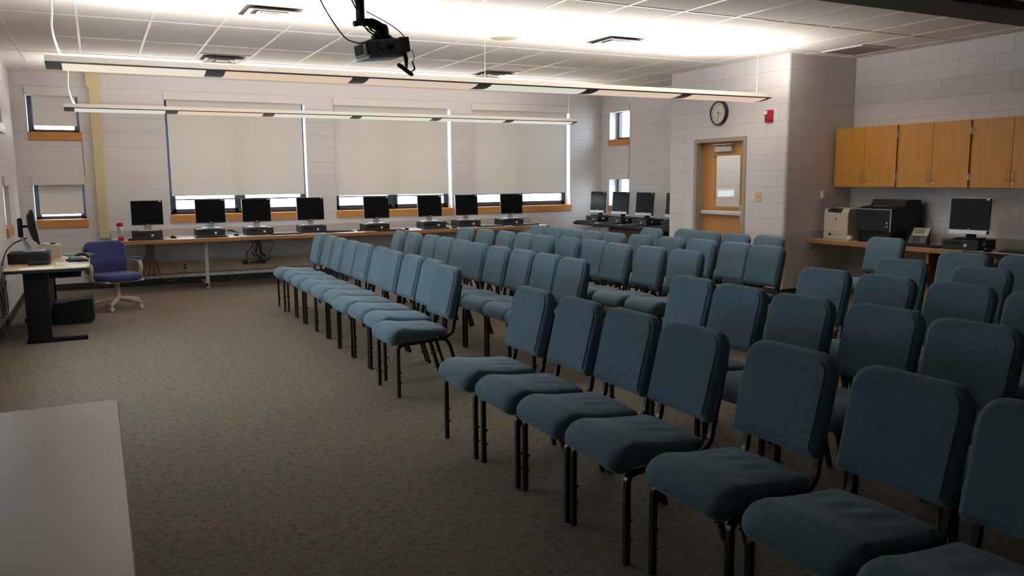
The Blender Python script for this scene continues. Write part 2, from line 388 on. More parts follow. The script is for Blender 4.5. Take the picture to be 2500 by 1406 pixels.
# expansion joint between the small windows and at their edge
for xa, ya, xb, yb in ((SW[1] + 0.012, YB - 0.004, SW[1] + 0.020, YB + 0.01), (XS - 0.004, RWY[0] - 0.012, XS + 0.01, RWY[0] - 0.004)):
    struct(MB().box(xa, xb, ya, yb, 1.58, 2.10).build('trim_2' if xa < 1 else 'trim_3', mat('joint_sealant', (0.16, 0.14, 0.13), 0.8, noise=0.1)))
struct(MB().box(XL - WT, XR + WT, YF - WT, YB + WT, -0.12, 0.0).build('floor', CARPET))
struct(MB().box(XL - WT, XR + WT, YF - WT, YB + WT, ZC, ZC + 0.12).build('ceiling', TILE))
# ceiling grid
mb = MB(); tw = 0.012
i0 = math.ceil((XL - GX) / TX); i = i0
while GX + i * TX < XR:
    x = GX + i * TX
    y1 = YB if x < XC else (YJ if x < XR else YB)
    mb.box(x - tw, x + tw, YF, y1 if x < XC else YJ, ZC - 0.004, ZC + 0.001)
    if x > XC and x < XS: mb.box(x - tw, x + tw, YE, YB, ZC - 0.004, ZC + 0.001)
    i += 1
j = math.ceil((YF - GY) / TY)
while GY + j * TY < YB:
    y = GY + j * TY
    mb.box(XL, (XR if y < YJ else (XC if y < YE else XS)), y - tw, y + tw, ZC - 0.0045, ZC + 0.001); j += 1
for (x0, x1, y0, y1) in ((XL, XS, YB - 0.022, YB), (XL, XL + 0.022, YF, YB), (XS - 0.022, XS, YE, YB), (XC - 0.022, XC, YJ, YE), (XC, XR, YJ - 0.022, YJ), (XR - 0.022, XR, YF, YJ)):
    mb.box(x0, x1, y0, y1, ZC - 0.005, ZC + 0.001)
struct(mb.build('trim_4', TBAR))
# dark folding-partition header across the ceiling
struct(MB().box(XL, XR, 4.43, 4.89, ZC - 0.075, ZC).build('trim_5', mat('dark_header', (0.02, 0.02, 0.017), 0.7, noise=0.1)))
# rubber baseboards
def base(name, x0, x1, y0, y1): struct(MB().box(x0, x1, y0, y1, 0, 0.095).build(name, RUBBER))
base('baseboard_back', XL, XS, YB - 0.012, YB); base('baseboard_left', XL, XL + 0.012, YF, YB - 0.012)
base('baseboard_clock', XC - 0.012, XC, YJ - 0.012, 8.10); base('baseboard_alcove', XC, XR, YJ - 0.012, YJ); base('baseboard_right', XR - 0.012, XR, YF, YJ - 0.012)
base('baseboard_recess', XS - 0.012, XS, YE, YB - 0.012)
# yellow column cover and cream wiring raceway on the back wall
mb = MB().box(0.012, 0.132, YB - 0.075, YB, CT, 2.80).box(-0.02, 0.148, YB - 0.085, YB, 2.83, ZC)
mb.prism([(0.012, 2.79), (0.132, 2.79), (0.148, 2.83), (-0.02, 2.83)], 'y', YB - 0.08, YB).box(0.066, 0.070, YB - 0.078, YB, CT, 2.79)
struct(mb.build('trim_6', YELLOW))
struct(MB().rbox(-0.2, 7.3, YB - 0.06, YB, 0.165, 0.335, 0.006).build('trim_7', mat('cream_raceway', (0.52, 0.42, 0.27), 0.45, noise=0.03)))

# ------------------------------------------------------------------ windows
def window(idx, axis, u0, u1, z0, z1, face, sgn, shade_z=None, sashes=2, sill=True, gap=0.03, gap_r=0.05, header=True):
    """axis 'x': opening along x in a wall whose inner face is y=face, outside towards sgn*y; axis 'y' likewise."""
    def B(mb, a0, a1, d0, d1, zz0, zz1):
        d0, d1 = sorted((face + sgn * d0, face + sgn * d1))
        return mb.box(a0, a1, d0, d1, zz0, zz1) if axis == 'x' else mb.box(d0, d1, a0, a1, zz0, zz1)
    fr = MB(); d0, d1 = 0.187, 0.245
    B(fr, u0, u0 + 0.045, d0, d1, z0, z1); B(fr, u1 - 0.045, u1, d0, d1, z0, z1)
    B(fr, u0, u1, d0, d1, z0, z0 + 0.03); B(fr, u0, u1, d0, d1, z1 - 0.05, z1)
    W = u1 - u0
    if sashes == 2:
        um = (u0 + u1) / 2; B(fr, um - 0.035, um + 0.035, d0, d1, z0, z1)
        spans = [(u0 + 0.045, um - 0.035), (um + 0.035, u1 - 0.045)]
    else: spans = [(u0 + 0.045, u1 - 0.045)]
    root = struct(fr.build('window_%d' % idx, NAVYM))
    for sa, sb in spans:
        s = MB(); e0, e1 = d0 - 0.022, d1 - 0.01
        t = 0.045 if sashes == 2 else 0.022
        B(s, sa, sa + t, e0, e1, z0 + 0.03, z1 - 0.05); B(s, sb - t, sb, e0, e1, z0 + 0.03, z1 - 0.05)
        rb = 0.085 if sashes == 2 else 0.05
        B(s, sa, sb, e0, e1, z0 + 0.03, z0 + rb); B(s, sa, sb, e0, e1, z1 - 0.10, z1 - 0.05)
        so = s.build('sash', NAVYM, root)
        B(MB(), sa + t, sb - t, d0 + 0.015, d0 + 0.021, z0 + rb, z1 - 0.10).build('pane', GLASS, so)
        if sashes == 2:
            zr = z0 + 0.215
            B(MB(), sa - 0.01, sb + 0.01, d0 - 0.04, d0 - 0.025, zr, zr + 0.02).build('push_bar', NAVYM, root)
    if sill:
        B(MB(), u0 - 0.005, u1 + 0.02, -0.022, 0.0, z0 - 0.10, z0 + 0.006).build('sill_apron', OAKP, root)
        B(MB(), u0, u1, 0.0, 0.187, z0 - 0.004, z0 + 0.006).build('sill_board', OAKP, root)
    if header:
        B(MB(), u0 - 0.004, u1 + 0.004, -0.03, 0.09, z1 - 0.105, z1 + 0.004).build('shade_header', HEADER, root)
    if shade_z is not None:
        sh = MB(); B(sh, u0 + gap, u1 - gap_r, 0.055, 0.058, shade_z, z1 - 0.10)
        sho = sh.build('roller_shade', SHADE, root)
        B(MB(), u0 + gap, u1 - gap_r, 0.049, 0.064, shade_z - 0.022, shade_z).build('hem_bar', SHADE, sho)
    return root
for k, (x0, x1) in enumerate(BW): window(k + 1, 'x', x0, x1, ZS, ZT, YB, 1, 1.315 if k < 1 else (1.28 if k == 1 else 1.265), gap=0.035 if k == 0 else 0.02, gap_r=0.045)
window(4, 'x', SW[0], SW[1], *SZ[0], YB, 1, SZ[0][0] + 0.115, 1, gap=0.07, gap_r=0.03)
window(5, 'x', SW[0], SW[1], *SZ[1], YB, 1, SZ[1][0] + 0.10, 1, gap=0.06, gap_r=0.03)
window(6, 'y', RWY[0], RWY[1], *SZ[0], XS, 1, None, 1)
window(7, 'y', RWY[0], RWY[1], *SZ[1], XS, 1, None, 1)
window(8, 'y', LWY[0], LWY[1], *SZ[0], XL, -1, SZ[0][0] + 0.02, 1, gap=0.008, gap_r=0.008)
window(9, 'y', LWY[0], LWY[1], *SZ[1], XL, -1, SZ[1][0] + 0.02, 1, gap=0.008, gap_r=0.008)
window(10, 'y', LBY[0], LBY[1], ZS, ZT, XL, -1, 1.55)

# ------------------------------------------------------------------ door in the clock wall
fr = MB()
for y0, y1 in ((DY0 - 0.055, DY0 + 0.004), (DY1 - 0.004, DY1 + 0.055)): fr.box(XC - 0.014, XC + 0.205, y0, y1, 0, DZ + 0.05)
fr.box(XC - 0.014, XC + 0.205, DY0, DY1, DZ - 0.004, DZ + 0.05)
fr.box(XC + 0.155, XC + 0.17, DY0, DY0 + 0.015, 0, DZ).box(XC + 0.155, XC + 0.17, DY1 - 0.015, DY1, 0, DZ)
struct(fr.build('trim_8', FRAMEG))
dx0, dx1 = XC + 0.105, XC + 0.15
ly0, ly1, lz0, lz1 = 8.33, 8.86, 1.10, 1.80
door = MB()
door.box(dx0, dx1, DY0 + 0.008, ly0, 0.01, DZ - 0.008).box(dx0, dx1, ly1, DY1 - 0.008, 0.01, DZ - 0.008)
door.box(dx0, dx1, ly0, ly1, 0.01, lz0).box(dx0, dx1, ly0, ly1, lz1, DZ - 0.008)
door = struct(door.build('door_1', OAK))
bd = MB()
for q in ((ly0 - 0.02, ly0 + 0.005, lz0 - 0.02, lz1 + 0.02), (ly1 - 0.005, ly1 + 0.02, lz0 - 0.02, lz1 + 0.02), (ly0, ly1, lz0 - 0.02, lz0 + 0.005), (ly0, ly1, lz1 - 0.005, lz1 + 0.02)): bd.box(dx0 - 0.012, dx0 + 0.01, *q)
bd.build('glazing_bead', OAK, door)
MB().box(dx0 + 0.018, dx0 + 0.024, ly0, ly1, lz0, lz1).build('pane', GLASS, door)
MB().rbox(dx0 - 0.06, dx0, 8.47, 8.80, 1.845, 1.92, 0.008).build('door_closer', mat('closer_grey', (0.52, 0.51, 0.5), 0.35, 0.3, noise=0.03), door)
MB().tube([(dx0 - 0.03, 8.62, 1.925), (dx0 - 0.03, 8.62, 1.945)], 0.012).box(dx0 - 0.04, dx0 - 0.02, 8.46, 8.86, 1.945, 1.955).build('closer_arm', CHROME, door)
pb = MB().rbox(dx0 - 0.075, dx0 - 0.02, DY0 + 0.05, DY1 - 0.06, 0.985, 1.045, 0.012)
pb.build('panic_bar', mat('bar_aluminium', (0.55, 0.54, 0.53), 0.35, 0.5, noise=0.03), door)
MB().rbox(dx0 - 0.07, dx0, DY0 + 0.02, DY0 + 0.075, 0.90, 1.13, 0.008).rbox(dx0 - 0.05, dx0, DY1 - 0.10, DY1 - 0.05, 0.985, 1.045, 0.006).build('bar_housing', SILVER, door)
# added lamp without a fixture, brightens the corridor behind the glass
al = bpy.data.lights.new('corridor_fill_lamp', 'AREA'); al.shape = 'RECTANGLE'; al.size = 0.5; al.size_y = 1.2; al.energy = CORRIDOR_POWER; al.color = (1, 0.93, 0.84)
ao = bpy.data.objects.new('corridor_fill_lamp', al); COL.objects.link(ao); ao.location = (8.45, 8.5, ZC - 0.02)

# ------------------------------------------------------------------ ceiling things
segc = [[(1.0, 0.90, 0.72), (0.95, 0.70, 0.52), (0.95, 0.72, 0.56), (0.93, 0.93, 0.78), (0.97, 0.76, 0.58), (0.97, 0.74, 0.57)],
        [(0.93, 0.90, 0.78), (0.97, 0.76, 0.60), (0.95, 0.92, 0.82), (0.95, 0.93, 0.83), (0.95, 0.93, 0.85), (0.97, 0.95, 0.88)]]
upc = [(1.0, 0.95, 0.88), (1.0, 0.93, 0.84), (1.0, 0.93, 0.85), (1.0, 0.95, 0.88), (1.0, 0.93, 0.85), (1.0, 0.92, 0.83)]
def pendant(y, label, cols, hang, cordx):
    x0, x1 = -0.27, 6.96; zl = 2.402; t = thing('pendant_light', label, 'ceiling light', (x0, y, 2.375), 0, 'linear pendant lights')
    L = x1 - x0; n = 6; s = L / n; hw = 0.205; zo = zl - 2.375
    arcz = lambda yy: zo - 0.030 * (1 - (yy / hw) ** 2)
    ys = [-hw + 2 * hw * k / 16 for k in range(17)]
    mb = MB(); mb.prism([(-hw, zo), (-hw, zo + 0.038), (-hw + 0.012, zo + 0.038), (-hw + 0.012, zo + 0.01)] + [(yy, arcz(yy) + 0.012) for yy in ys[1:-1]] + [(hw - 0.012, zo + 0.01), (hw - 0.012, zo + 0.038), (hw, zo + 0.038), (hw, zo)] + [(yy, arcz(yy)) for yy in ys[::-1][1:-1]], 'x', 0, L)
    mb.build('housing', GREYF, t, 40)
    MB().prism([(-hw - 0.024, zo + 0.002), (-hw - 0.002, zo + 0.046), (-hw, zo + 0.046), (-hw, zo + 0.002)], 'x', 0, L).prism([(hw + 0.024, zo + 0.002), (hw, zo + 0.002), (hw, zo + 0.046), (hw + 0.002, zo + 0.046)], 'x', 0, L).build('side_rail', mat('rail_white', (0.86, 0.82, 0.76), 0.5, noise=0.02), t)
    for e in (0, L - 0.006):
        MB().prism([(-hw, zo), (-hw, zo + 0.038), (hw, zo + 0.038), (hw, zo)] + [(yy, arcz(yy)) for yy in ys[::-1][1:-1]], 'x', e, e + 0.006).build('end_cap', GREYF, t)
    for k in range(n):
        lm = mat('lens_%d_%d' % (int(y), k), tuple(v * 0.45 for v in cols[k]), 0.6, noise=0.05, emit=cols[k], estr=LENS_GLOW, spec=0.2)
        a, bq = k * s + 0.075, (k + 1) * s - 0.075
        if k == 0: a = 0.11
        yy = [-0.182 + 0.315 * q / 10 for q in range(11)]
        MB().prism([(v, arcz(v) - 0.004) for v in yy] + [(v, arcz(v) + 0.004) for v in yy[::-1]], 'x', a, bq).build('lens', lm, t, 40)
        li = bpy.data.lights.new('tube', 'AREA'); li.shape = 'RECTANGLE'; li.size = s * 0.95; li.size_y = 0.20; li.energy = UP_POWER * ((0.82, 0.85, 0.92, 1.0, 1.35, 1.75) if y < 9 else (0.72, 0.72, 0.72, 0.72, 0.72, 0.8))[k]; li.color = upc[k]
        lo = bpy.data.objects.new('tube_lamp', li); COL.objects.link(lo); lo.parent = t; lo.location = ((k + 0.5) * s, 0, zo + 0.028); lo.rotation_euler = (PI, 0, 0)
    for hx in hang:
        MB().tube([(hx - x0, 0, zo + 0.02), (hx - x0, 0, ZC - 2.375 - 0.05)], 0.002, 6).build('suspension_cable', STEELW, t)
        MB().lathe([(0.006, -0.06), (0.007, -0.02), (0.03, -0.008), (0.03, 0)], 16, (hx - x0, 0, ZC - 2.375)).build('ceiling_cup', WHITE, t, True)
    cx = cordx - x0; H = ZC - 2.375
    MB().tube(curve_pts([(cx + 0.06, 0, zo + 0.03), (cx + 0.02, 0, zo + 0.12), (cx - 0.01, 0, 0.30), (cx, 0, 0.45), (cx - 0.015, 0, H)], 6), 0.008, 8).build('power_cord', mat('cord_white', (0.7, 0.66, 0.58), 0.5, noise=0.02), t, True)
    return t
pendant(7.245, 'long linear pendant light nearer the camera, behind the projector', segc[0], (3.43, 6.92), -0.20)
pendant(11.45, 'long linear pendant light hanging in front of the window blinds', segc[1], (6.91,), -0.20)

def diffuser(i, j, half, label):
    cx = GX + (i + 0.5) * TX; cy = GY + j * TY + (0.25 + 0.5 * half) * TY
    t = thing('ceiling_diffuser', label, 'air vent', (cx, cy, ZC - 0.03), 0, 'square ceiling air diffusers')
    h = 0.292
    fr = MB()
    for (x0, x1, y0, y1) in ((-h, h, -h, -h + 0.05), (-h, h, h - 0.05, h), (-h, -h + 0.05, -h + 0.05, h - 0.05), (h - 0.05, h, -h + 0.05, h - 0.05)): fr.box(x0, x1, y0, y1, 0.022, 0.0265)
    fr.build('frame', LOUV, t)
    MB().box(-h + 0.04, h - 0.04, -h + 0.04, h - 0.04, 0.0245, 0.0295).build('throat', SHADOWB, t)  # flat plate coloured dark to stand for the shade up inside the duct
    for ri, ro in ((0.155, 0.222), (0.080, 0.136)):
        rg = [[(-r, -r, z), (r, -r, z), (r, r, z), (-r, r, z)] for r, z in ((ri, 0.024), (ro, -0.008), (ro - 0.003, -0.010), (ri - 0.004, 0.022))]
        vs = [p for q in rg for p in q]; fs = []
        for a in range(4):
            for k in range(4): fs.append((a * 4 + k, a * 4 + (k + 1) % 4, ((a + 1) % 4) * 4 + (k + 1) % 4, ((a + 1) % 4) * 4 + k))
        MB().add(vs, fs).build('louver', LOUV, t)
    MB().prism([(-0.07, -0.010), (0.07, -0.010), (0.03, 0.026), (-0.03, 0.026)], 'x', -0.065, 0.065).build('centre_plate', LOUV, t)
diffuser(3, -2, 0, 'square ceiling air diffuser left of the projector, the larger of two')
diffuser(3, 0, 1, 'small-looking square air diffuser just above the left half of nearer pendant light')
diffuser(9, -2, 0, 'square ceiling air diffuser right of the round speaker')
diffuser(9, 0, 1, 'square ceiling air diffuser just above middle of nearer pendant light')
t = thing('return_grille', 'flat perforated square ceiling grille near the alcove wall', 'air vent', (GX + 14.5 * TX, GY - 2.25 * TY, ZC - 0.012))
fr = MB(); h = 0.296
for q in ((-h, h, -h, -h + 0.025), (-h, h, h - 0.025, h), (-h, -h + 0.025, -h + 0.025, h - 0.025), (h - 0.025, h, -h + 0.025, h - 0.025)): fr.box(*q, 0, 0.011)
fr.build('frame', TBAR, t); g = MB()
for k in range(18): g.box(-h + 0.025, h - 0.025, -h + 0.03 + k * 0.031, -h + 0.046 + k * 0.031, 0.003, 0.008)
g.build('grille', GRILLE, t); MB().box(-h + 0.02, h - 0.02, -h + 0.02, h - 0.02, 0.009, 0.0115).build('back_plate', mat('grille_back', (0.2, 0.18, 0.17), 0.8, noise=0.1), t)
t = thing('ceiling_speaker', 'round beige speaker grille set flush in the ceiling', 'speaker', (3.965, 7.90, ZC - 0.008))
MB().lathe([(0.15, 0.008), (0.15, 0.002), (0.14, 0), (0.135, 0.003)], 40).build('rim', CREAM, t, True)
MB().lathe([(0.134, 0.006), (0.134, 0.003), (0.07, 0.001), (0.01, 0.0005)], 40).build('grille', mat('speaker_cloth', (0.36, 0.32, 0.21), 0.7, noise=0.1, nscale=300), t, True)
t = thing('smoke_detector', 'small white smoke detector on the ceiling right of the projector', 'smoke detector', (2.93, 8.62, ZC - 0.045))
MB().lathe([(0.055, 0.045), (0.055, 0.03), (0.048, 0.012), (0.03, 0.003), (0.02, 0)], 24).build('housing', WHITE, t, True)
MB().lathe([(0.052, 0.026), (0.057, 0.024), (0.057, 0.020), (0.050, 0.018)], 24).build('vent_ring', LOUV, t, True)

# projector on its pole
t = thing('projector', 'grey projector with dangling cables hanging on black ceiling pole', 'projector', (1.765, 5.30, 2.325), math.radians(6)); t.scale = (0.84, 0.84, 0.84)
body = MB(); body.rbox(-0.185, 0.155, -0.14, 0.14, 0.0, 0.115, 0.018, 3)
Mt = Matrix.Rotation(math.radians(-7), 4, 'Y'); body.xf(Mt)
body.build('body', mat('projector_grey', (0.20, 0.20, 0.20), 0.5, noise=0.04), t, True)
MB().rbox(-0.18, 0.12, -0.125, 0.125, -0.022, 0.004, 0.01).xf(Mt).build('underside', mat('projector_pale', (0.40, 0.42, 0.46), 0.5, noise=0.04), t, True)
g = MB()
for k in range(12): g.box(-0.188, -0.183, -0.06 + k * 0.015, -0.052 + k * 0.015, 0.02, 0.095)
g.xf(Mt).build('vent_grille', BLACKP, t)
MB().rbox(-0.192, -0.175, -0.138, -0.09, 0.006, 0.10, 0.006).xf(Mt).build('lens_window', BLACKP, t)
MB().rbox(0.095, 0.175, -0.142, 0.142, 0.01, 0.125, 0.008).xf(Mt).build('lamp_cover', mat('projector_dark', (0.11, 0.10, 0.10), 0.5, noise=0.05), t, True)
MB().box(-0.02, 0.03, -0.146, -0.139, 0.04, 0.07).xf(Mt).build('port_panel', BLACKP, t)
ph = (ZC - 2.325) / 0.84
# the pole stands left of the body, the swivel arm reaches across
MB().tube([(-0.185, 0, ph), (-0.185, 0, 0.235)], 0.034, 16).build('ceiling_pole', BLACKM, t, True)
MB().lathe([(0.09, ph - 0.012), (0.09, ph)], 24, (-0.185, 0, 0)).build('ceiling_flange', BLACKM, t, True)
arm = MB().tube(curve_pts([(-0.185, 0, 0.245), (-0.10, 0, 0.245), (-0.02, 0, 0.21), (-0.01, 0, 0.12)], 5), [0.03] * 5 + [0.04] * 5 + [0.06] * 5 + [0.05], 12)
arm.tube([(-0.24, 0, 0.225), (-0.14, 0, 0.250)], 0.022, 10).lathe([(0.02, 0.10), (0.085, 0.125), (0.085, 0.15), (0.055, 0.17), (0.03, 0.21)], 16, (-0.01, 0, 0))
arm.build('swivel_mount', BLACKM, t, True)
sp = MB()
for sx, sy in ((-0.09, -0.09), (-0.09, 0.09), (0.12, -0.09), (0.12, 0.09)): sp.tube([(-0.01, 0, 0.15), (sx, sy, 0.118)], 0.010, 8)
sp.build('mount_bracket', BLACKM, t, True)
cb = MB()
for q, r in (([(-0.36, 0.05, ph), (-0.28, 0.03, 0.50), (-0.21, -0.03, 0.30), (-0.14, -0.05, 0.17), (0.02, -0.06, 0.12)], 0.006),
          ([(-0.33, -0.03, ph), (-0.26, -0.03, 0.46), (-0.20, -0.04, 0.30), (-0.11, -0.05, 0.18), (0.06, -0.08, 0.11)], 0.005),
          ([(-0.22, -0.05, ph), (-0.22, -0.06, 0.33), (-0.21, -0.06, 0.22), (-0.06, -0.10, 0.13), (-0.12, -0.15, 0.06), (-0.06, -0.15, 0.01)], 0.004),
          ([(-0.15, -0.04, 0.32), (0.02, -0.07, 0.24), (0.12, -0.09, 0.17), (0.15, -0.12, 0.10)], 0.004)):
    cb.tube(curve_pts(q, 6), r, 6)
cb.build('cable_bundle', CABLE, t, True)
MB().tube(curve_pts([(-0.60, 0.10, ph), (-0.50, 0.05, 0.42), (-0.36, -0.05, 0.13), (-0.27, -0.12, 0.065), (-0.19, -0.12, 0.075)], 8), 0.005, 6).build('sagging_cable', CABLE, t, True)
MB().tube([(0.11, -0.13, 0.02), (0.12, -0.14, -0.03), (0.125, -0.14, -0.10)], [0.012, 0.010, 0.004], 8).tube([(0.13, -0.13, 0.02), (0.14, -0.135, -0.03), (0.135, -0.14, -0.11)], [0.010, 0.009, 0.004], 8).build('plug_lead', CABLE, t, True)
hm = MB().tube(curve_pts([(0.055, -0.14, -0.075), (0.09, -0.14, -0.092), (0.14, -0.14, -0.125), (0.185, -0.14, -0.15)], 4), [0.010] + [0.017] * 11 + [0.010], 10)
hm.build('cable_adapter', CABLE, t, True)
MB().tube(curve_pts([(0.185, -0.13, 0.05), (0.205, -0.13, 0.0), (0.19, -0.13, -0.05), (0.205, -0.13, -0.10), (0.16, -0.14, -0.125)], 5), [0.003] * 10 + [0.007] * 8 + [0.004] * 3, 6).build('angled_plug', CABLE, t, True)

# ------------------------------------------------------------------ stacking chairs
def rr_outline(w, h, rt_, rb, inset, n=7, taper=0.0, side=9):
    """Rounded rectangle, top corners rt_, bottom corners rb, in (y, z) about the centre; taper narrows the bottom."""
    hw, hh = w / 2 - inset, h / 2 - inset; pts = []
    for cx, cz, r, a0 in ((1, 1, rt_, 0), (-1, 1, rt_, 90), (-1, -1, rb, 180), (1, -1, rb, 270)):
        r = max(r - inset, 0.004)
        for k in range(n):
            an = math.radians(a0 + 90 * k / (n - 1))
            y = cx * (hw - r) + r * math.cos(an); z = cz * (hh - r) + r * math.sin(an)
            pts.append((y * (1 - taper * (0.5 - z / h)), z))
        # the four straight sides get points of their own, so the faces between can bend
        k1 = len(pts); nx = {(1, 1): (-1, 1, rt_, 90), (-1, 1): (-1, -1, rb, 180), (-1, -1): (1, -1, rb, 270), (1, -1): (1, 1, rt_, 0)}[(cx, cz)]
        r_n = max(nx[2] - inset, 0.004); an = math.radians(nx[3]); yn = nx[0] * (hw - r_n) + r_n * math.cos(an); zn = nx[1] * (hh - r_n) + r_n * math.sin(an)
        for q in range(1, side + 1):
            t_ = q / (side + 1); yy, zz = y + (yn - y) * t_, z + (zn - z) * t_
            pts.append((yy * (1 - taper * (0.5 - zz / h)), zz))
    return pts
def pad(w, h, rt_, rb, thick, edge, taper=0.0, dome_f=0.012, dome_b=0.006):
    """Cushion rings: list of rings of (y, z, t) with t across the thickness (negative = front)."""
    R = []
    for f in (0.30, 0.62, 0.85):
        ins = (1 - f) * min(w, h) / 2
        R.append([(y, z, -thick / 2 - dome_f * (1 - f ** 2)) for y, z in rr_outline(w, h, max(rt_, ins * .8), max(rb, ins * .8), ins, taper=taper)])
    for k in range(0, 9):
        ph = -PI / 2 + PI * k / 8
        ins = edge * (1 - math.cos(ph)); tt = thick / 2 * math.sin(ph)
        R.append([(y, z, tt) for y, z in rr_outline(w, h, rt_, rb, ins, taper=taper)])
    for f in (0.85, 0.5):
        ins = (1 - f) * min(w, h) / 2
        R.append([(y, z, thick / 2 + dome_b * (1 - f ** 2)) for y, z in rr_outline(w, h, max(rt_, ins * .8), max(rb, ins * .8), ins, taper=taper)])
    return R
def make_chair():
    t = thing('stacking_chair', '', 'chair', (0, 0, 0))
    # seat: (y, z)->plan, z of the pad = front..rear
    W, D = 0.442, 0.45
    R = []
    for ring in pad(W, D, 0.05, 0.075, 2.0, 0.034, taper=-0.0, dome_f=0, dome_b=0):
        pass
    def seat_pt(u, y, s, roll=0.0):   # u 0 front .. 1 rear, s -1 bottom .. 1 top
        f = max(0, 1 - u / 0.30)
        x = -0.258 + D * u + 0.045 * f * roll
        zc = 0.420 + 0.010 * u - 0.012 * f ** 2 + 0.010 * math.exp(-((u - 0.22) / 0.16) ** 2)
        hh = 0.060 - 0.034 * min(1, u * 1.15)
        crown = 0.012 * (1 - (2 * y / W) ** 2) if s > 0 else 0
        fold = 0.0028 * math.sin(y * 58 + u * 5) * math.exp(-((u - 0.70) / 0.16) ** 2) * max(0, 1 - abs(2 * y / W) ** 3) if s > 0.9 else 0
        return (x, y * (1.0 - 0.06 * u), zc + hh * s + crown + fold)
    ro = lambda ins: rr_outline(W, D, max(0.03, ins * .7), max(0.06, ins * .7), ins)
    for f in (0.12, 0.35, 0.6, 0.82):
        ins = (1 - f) * (W / 2 - 0.036) + 0.036
        R.append([seat_pt(z / D + 0.5, y, -1, 1) for y, z in ro(ins)])
    for k in range(0, 13):
        ph = -PI / 2 + PI * k / 12
        R.append([seat_pt(z / D + 0.5, y, math.sin(ph), (1 - math.cos(ph))) for y, z in rr_outline(W, D, 0.035, 0.065, 0.038 * (1 - math.cos(ph)))])
    for f in (0.9, 0.8, 0.7, 0.6, 0.5, 0.4, 0.3, 0.2, 0.1):
        ins = (1 - f) * (W / 2 - 0.038) + 0.038
        R.append([seat_pt(z / D + 0.5, y, 1, f) for y, z in ro(ins)])
    MB().rings(R).build('seat', FABRIC, t, 70)
    # backrest pad, leaning back
    bw, bh = 0.434, 0.378; lean = math.radians(14)
    R = []
    for ring in pad(bw, bh, 0.085, 0.020, 0.068, 0.036, taper=0.03):
        rr = []
        for y, z, tt in ring:
            bow = -0.014 * (1 - (2 * y / bw) ** 2) * -1
            X = tt + bow; Zr = z + bh / 2
            rr.append((0.205 + X * math.cos(lean) + Zr * math.sin(lean), y, 0.515 + Zr * math.cos(lean) - X * math.sin(lean)))
        R.append(rr)
    MB().rings(R).build('backrest', FABRIC, t, 70)
    # frame
    fr = MB()
    for s in (-1, 1):
        y = s * 0.195
        fr.tube([(-0.15, y, 0.367), (0.14, y, 0.385)], 0.0115, square=True)
    fr.tube([(-0.06, -0.195, 0.372), (-0.06, 0.195, 0.372)], 0.009, square=True)
    fr.tube([(0.10, -0.195, 0.38), (0.10, 0.195, 0.38)], 0.009, square=True)
    fr.build('seat_frame', BRONZE, t, 40)
    for s in (-1, 1):
        y = s * 0.205
        lg = MB().tube([(-0.195, y, 0.0), (-0.195, y, 0.315)] + [tuple(q) for q in arc((-0.195, y, 0.325), (-0.195, y - s * 0.005, 0.366), (-0.150, y - s * 0.010, 0.367), 5)], 0.0125, square=True)
        for zz in (0.10, 0.175): lg.tube([(-0.195, y, zz), (-0.170, y, zz)], 0.006, 6)
        lg.build('leg', BRONZE, t, 40)
    for s in (-1, 1):
        y = s * 0.205
        lg = MB().tube([(0.13, y - s * 0.01, 0.385)] + [tuple(q) for q in arc((0.145, y - s * 0.008, 0.385), (0.185, y, 0.375), (0.20, y, 0.325), 5)] + [(0.30, y, 0.0)], 0.0125, square=True)
        for zz in (0.09, 0.20): lg.tube([(0.30 - zz * 0.31, y, zz), (0.275 - zz * 0.31, y, zz - 0.006)], 0.006, 6)
        lg.build('leg', BRONZE, t, 40)
    for s in (-1, 1):
        y = s * 0.175
        MB().tube([(0.13, y, 0.392)] + [tuple(q) for q in arc((0.15, y, 0.392), (0.240, y, 0.388), (0.244, y, 0.48), 6)] + [(0.270, y, 0.60), (0.304, y, 0.76)], 0.0125, square=True).build('back_post', BRONZE, t, 40)
    return t
chair = make_chair()
used = [False]
ORD = ['first', 'second', 'third', 'fourth', 'fifth', 'sixth', 'seventh', 'eighth', 'ninth', 'tenth']
def put_chair(x, y, label, group, rz=0.0):
    if not used[0]:
        used[0] = True; chair.location = (x, y, 0); chair.rotation_euler = (0, 0, rz); chair['label'] = label; chair['group'] = group; return chair
    return dup(chair, (x, y, 0), rz, label, group)
BTX = 0.285      # from a chair's origin to the top of its back
# per chair: x of the top of its back, y, yaw in degrees (positive turns it towards the camera)
FAR = {1: list(zip([2.36, 2.38, 2.37, 2.37, 2.37, 2.38, 2.35, 2.36, 2.35, 2.27], [9.66, 9.20, 8.72, 8.26, 7.81, 7.35, 6.90, 6.43, 5.95, 5.47], [-2, -1, -3, 0, 0, -1, 1, 0, -2, 1])),
       2: list(zip([3.34, 3.36, 3.40, 3.39, 3.38, 3.35, 3.36, 3.37, 3.37, 3.35], [9.60, 9.12, 8.66, 8.19, 7.73, 7.29, 6.82, 6.36, 5.91, 5.46], [-6, 0, 0, 0, 0, 2, 1, 0, 0, 0])),
       3: list(zip([4.27, 4.34, 4.41, 4.43, 4.43, 4.49, 4.52, 4.49, 4.54, 4.57], [9.66, 9.21, 8.76, 8.31, 7.86, 7.41, 6.95, 6.49, 6.03, 5.56], [2, 1, 0, 0, 1, 1, 1, 1, 1, 1])),
       4: list(zip([5.30, 5.30, 5.27, 5.30, 5.31, 5.36, 5.44, 5.48, 5.52, 5.49], [9.545, 9.10, 8.655, 8.21, 7.765, 7.32, 6.875, 6.43, 5.985, 5.54], [0, 0, 0, 0, 0, 0, 0, 0, 0, 1])),
       5: list(zip([6.20, 6.40, 6.35, 6.37, 6.42], [8.24, 7.80, 7.36, 6.91, 6.46], [-1, 1, 1, 1, 1]))}
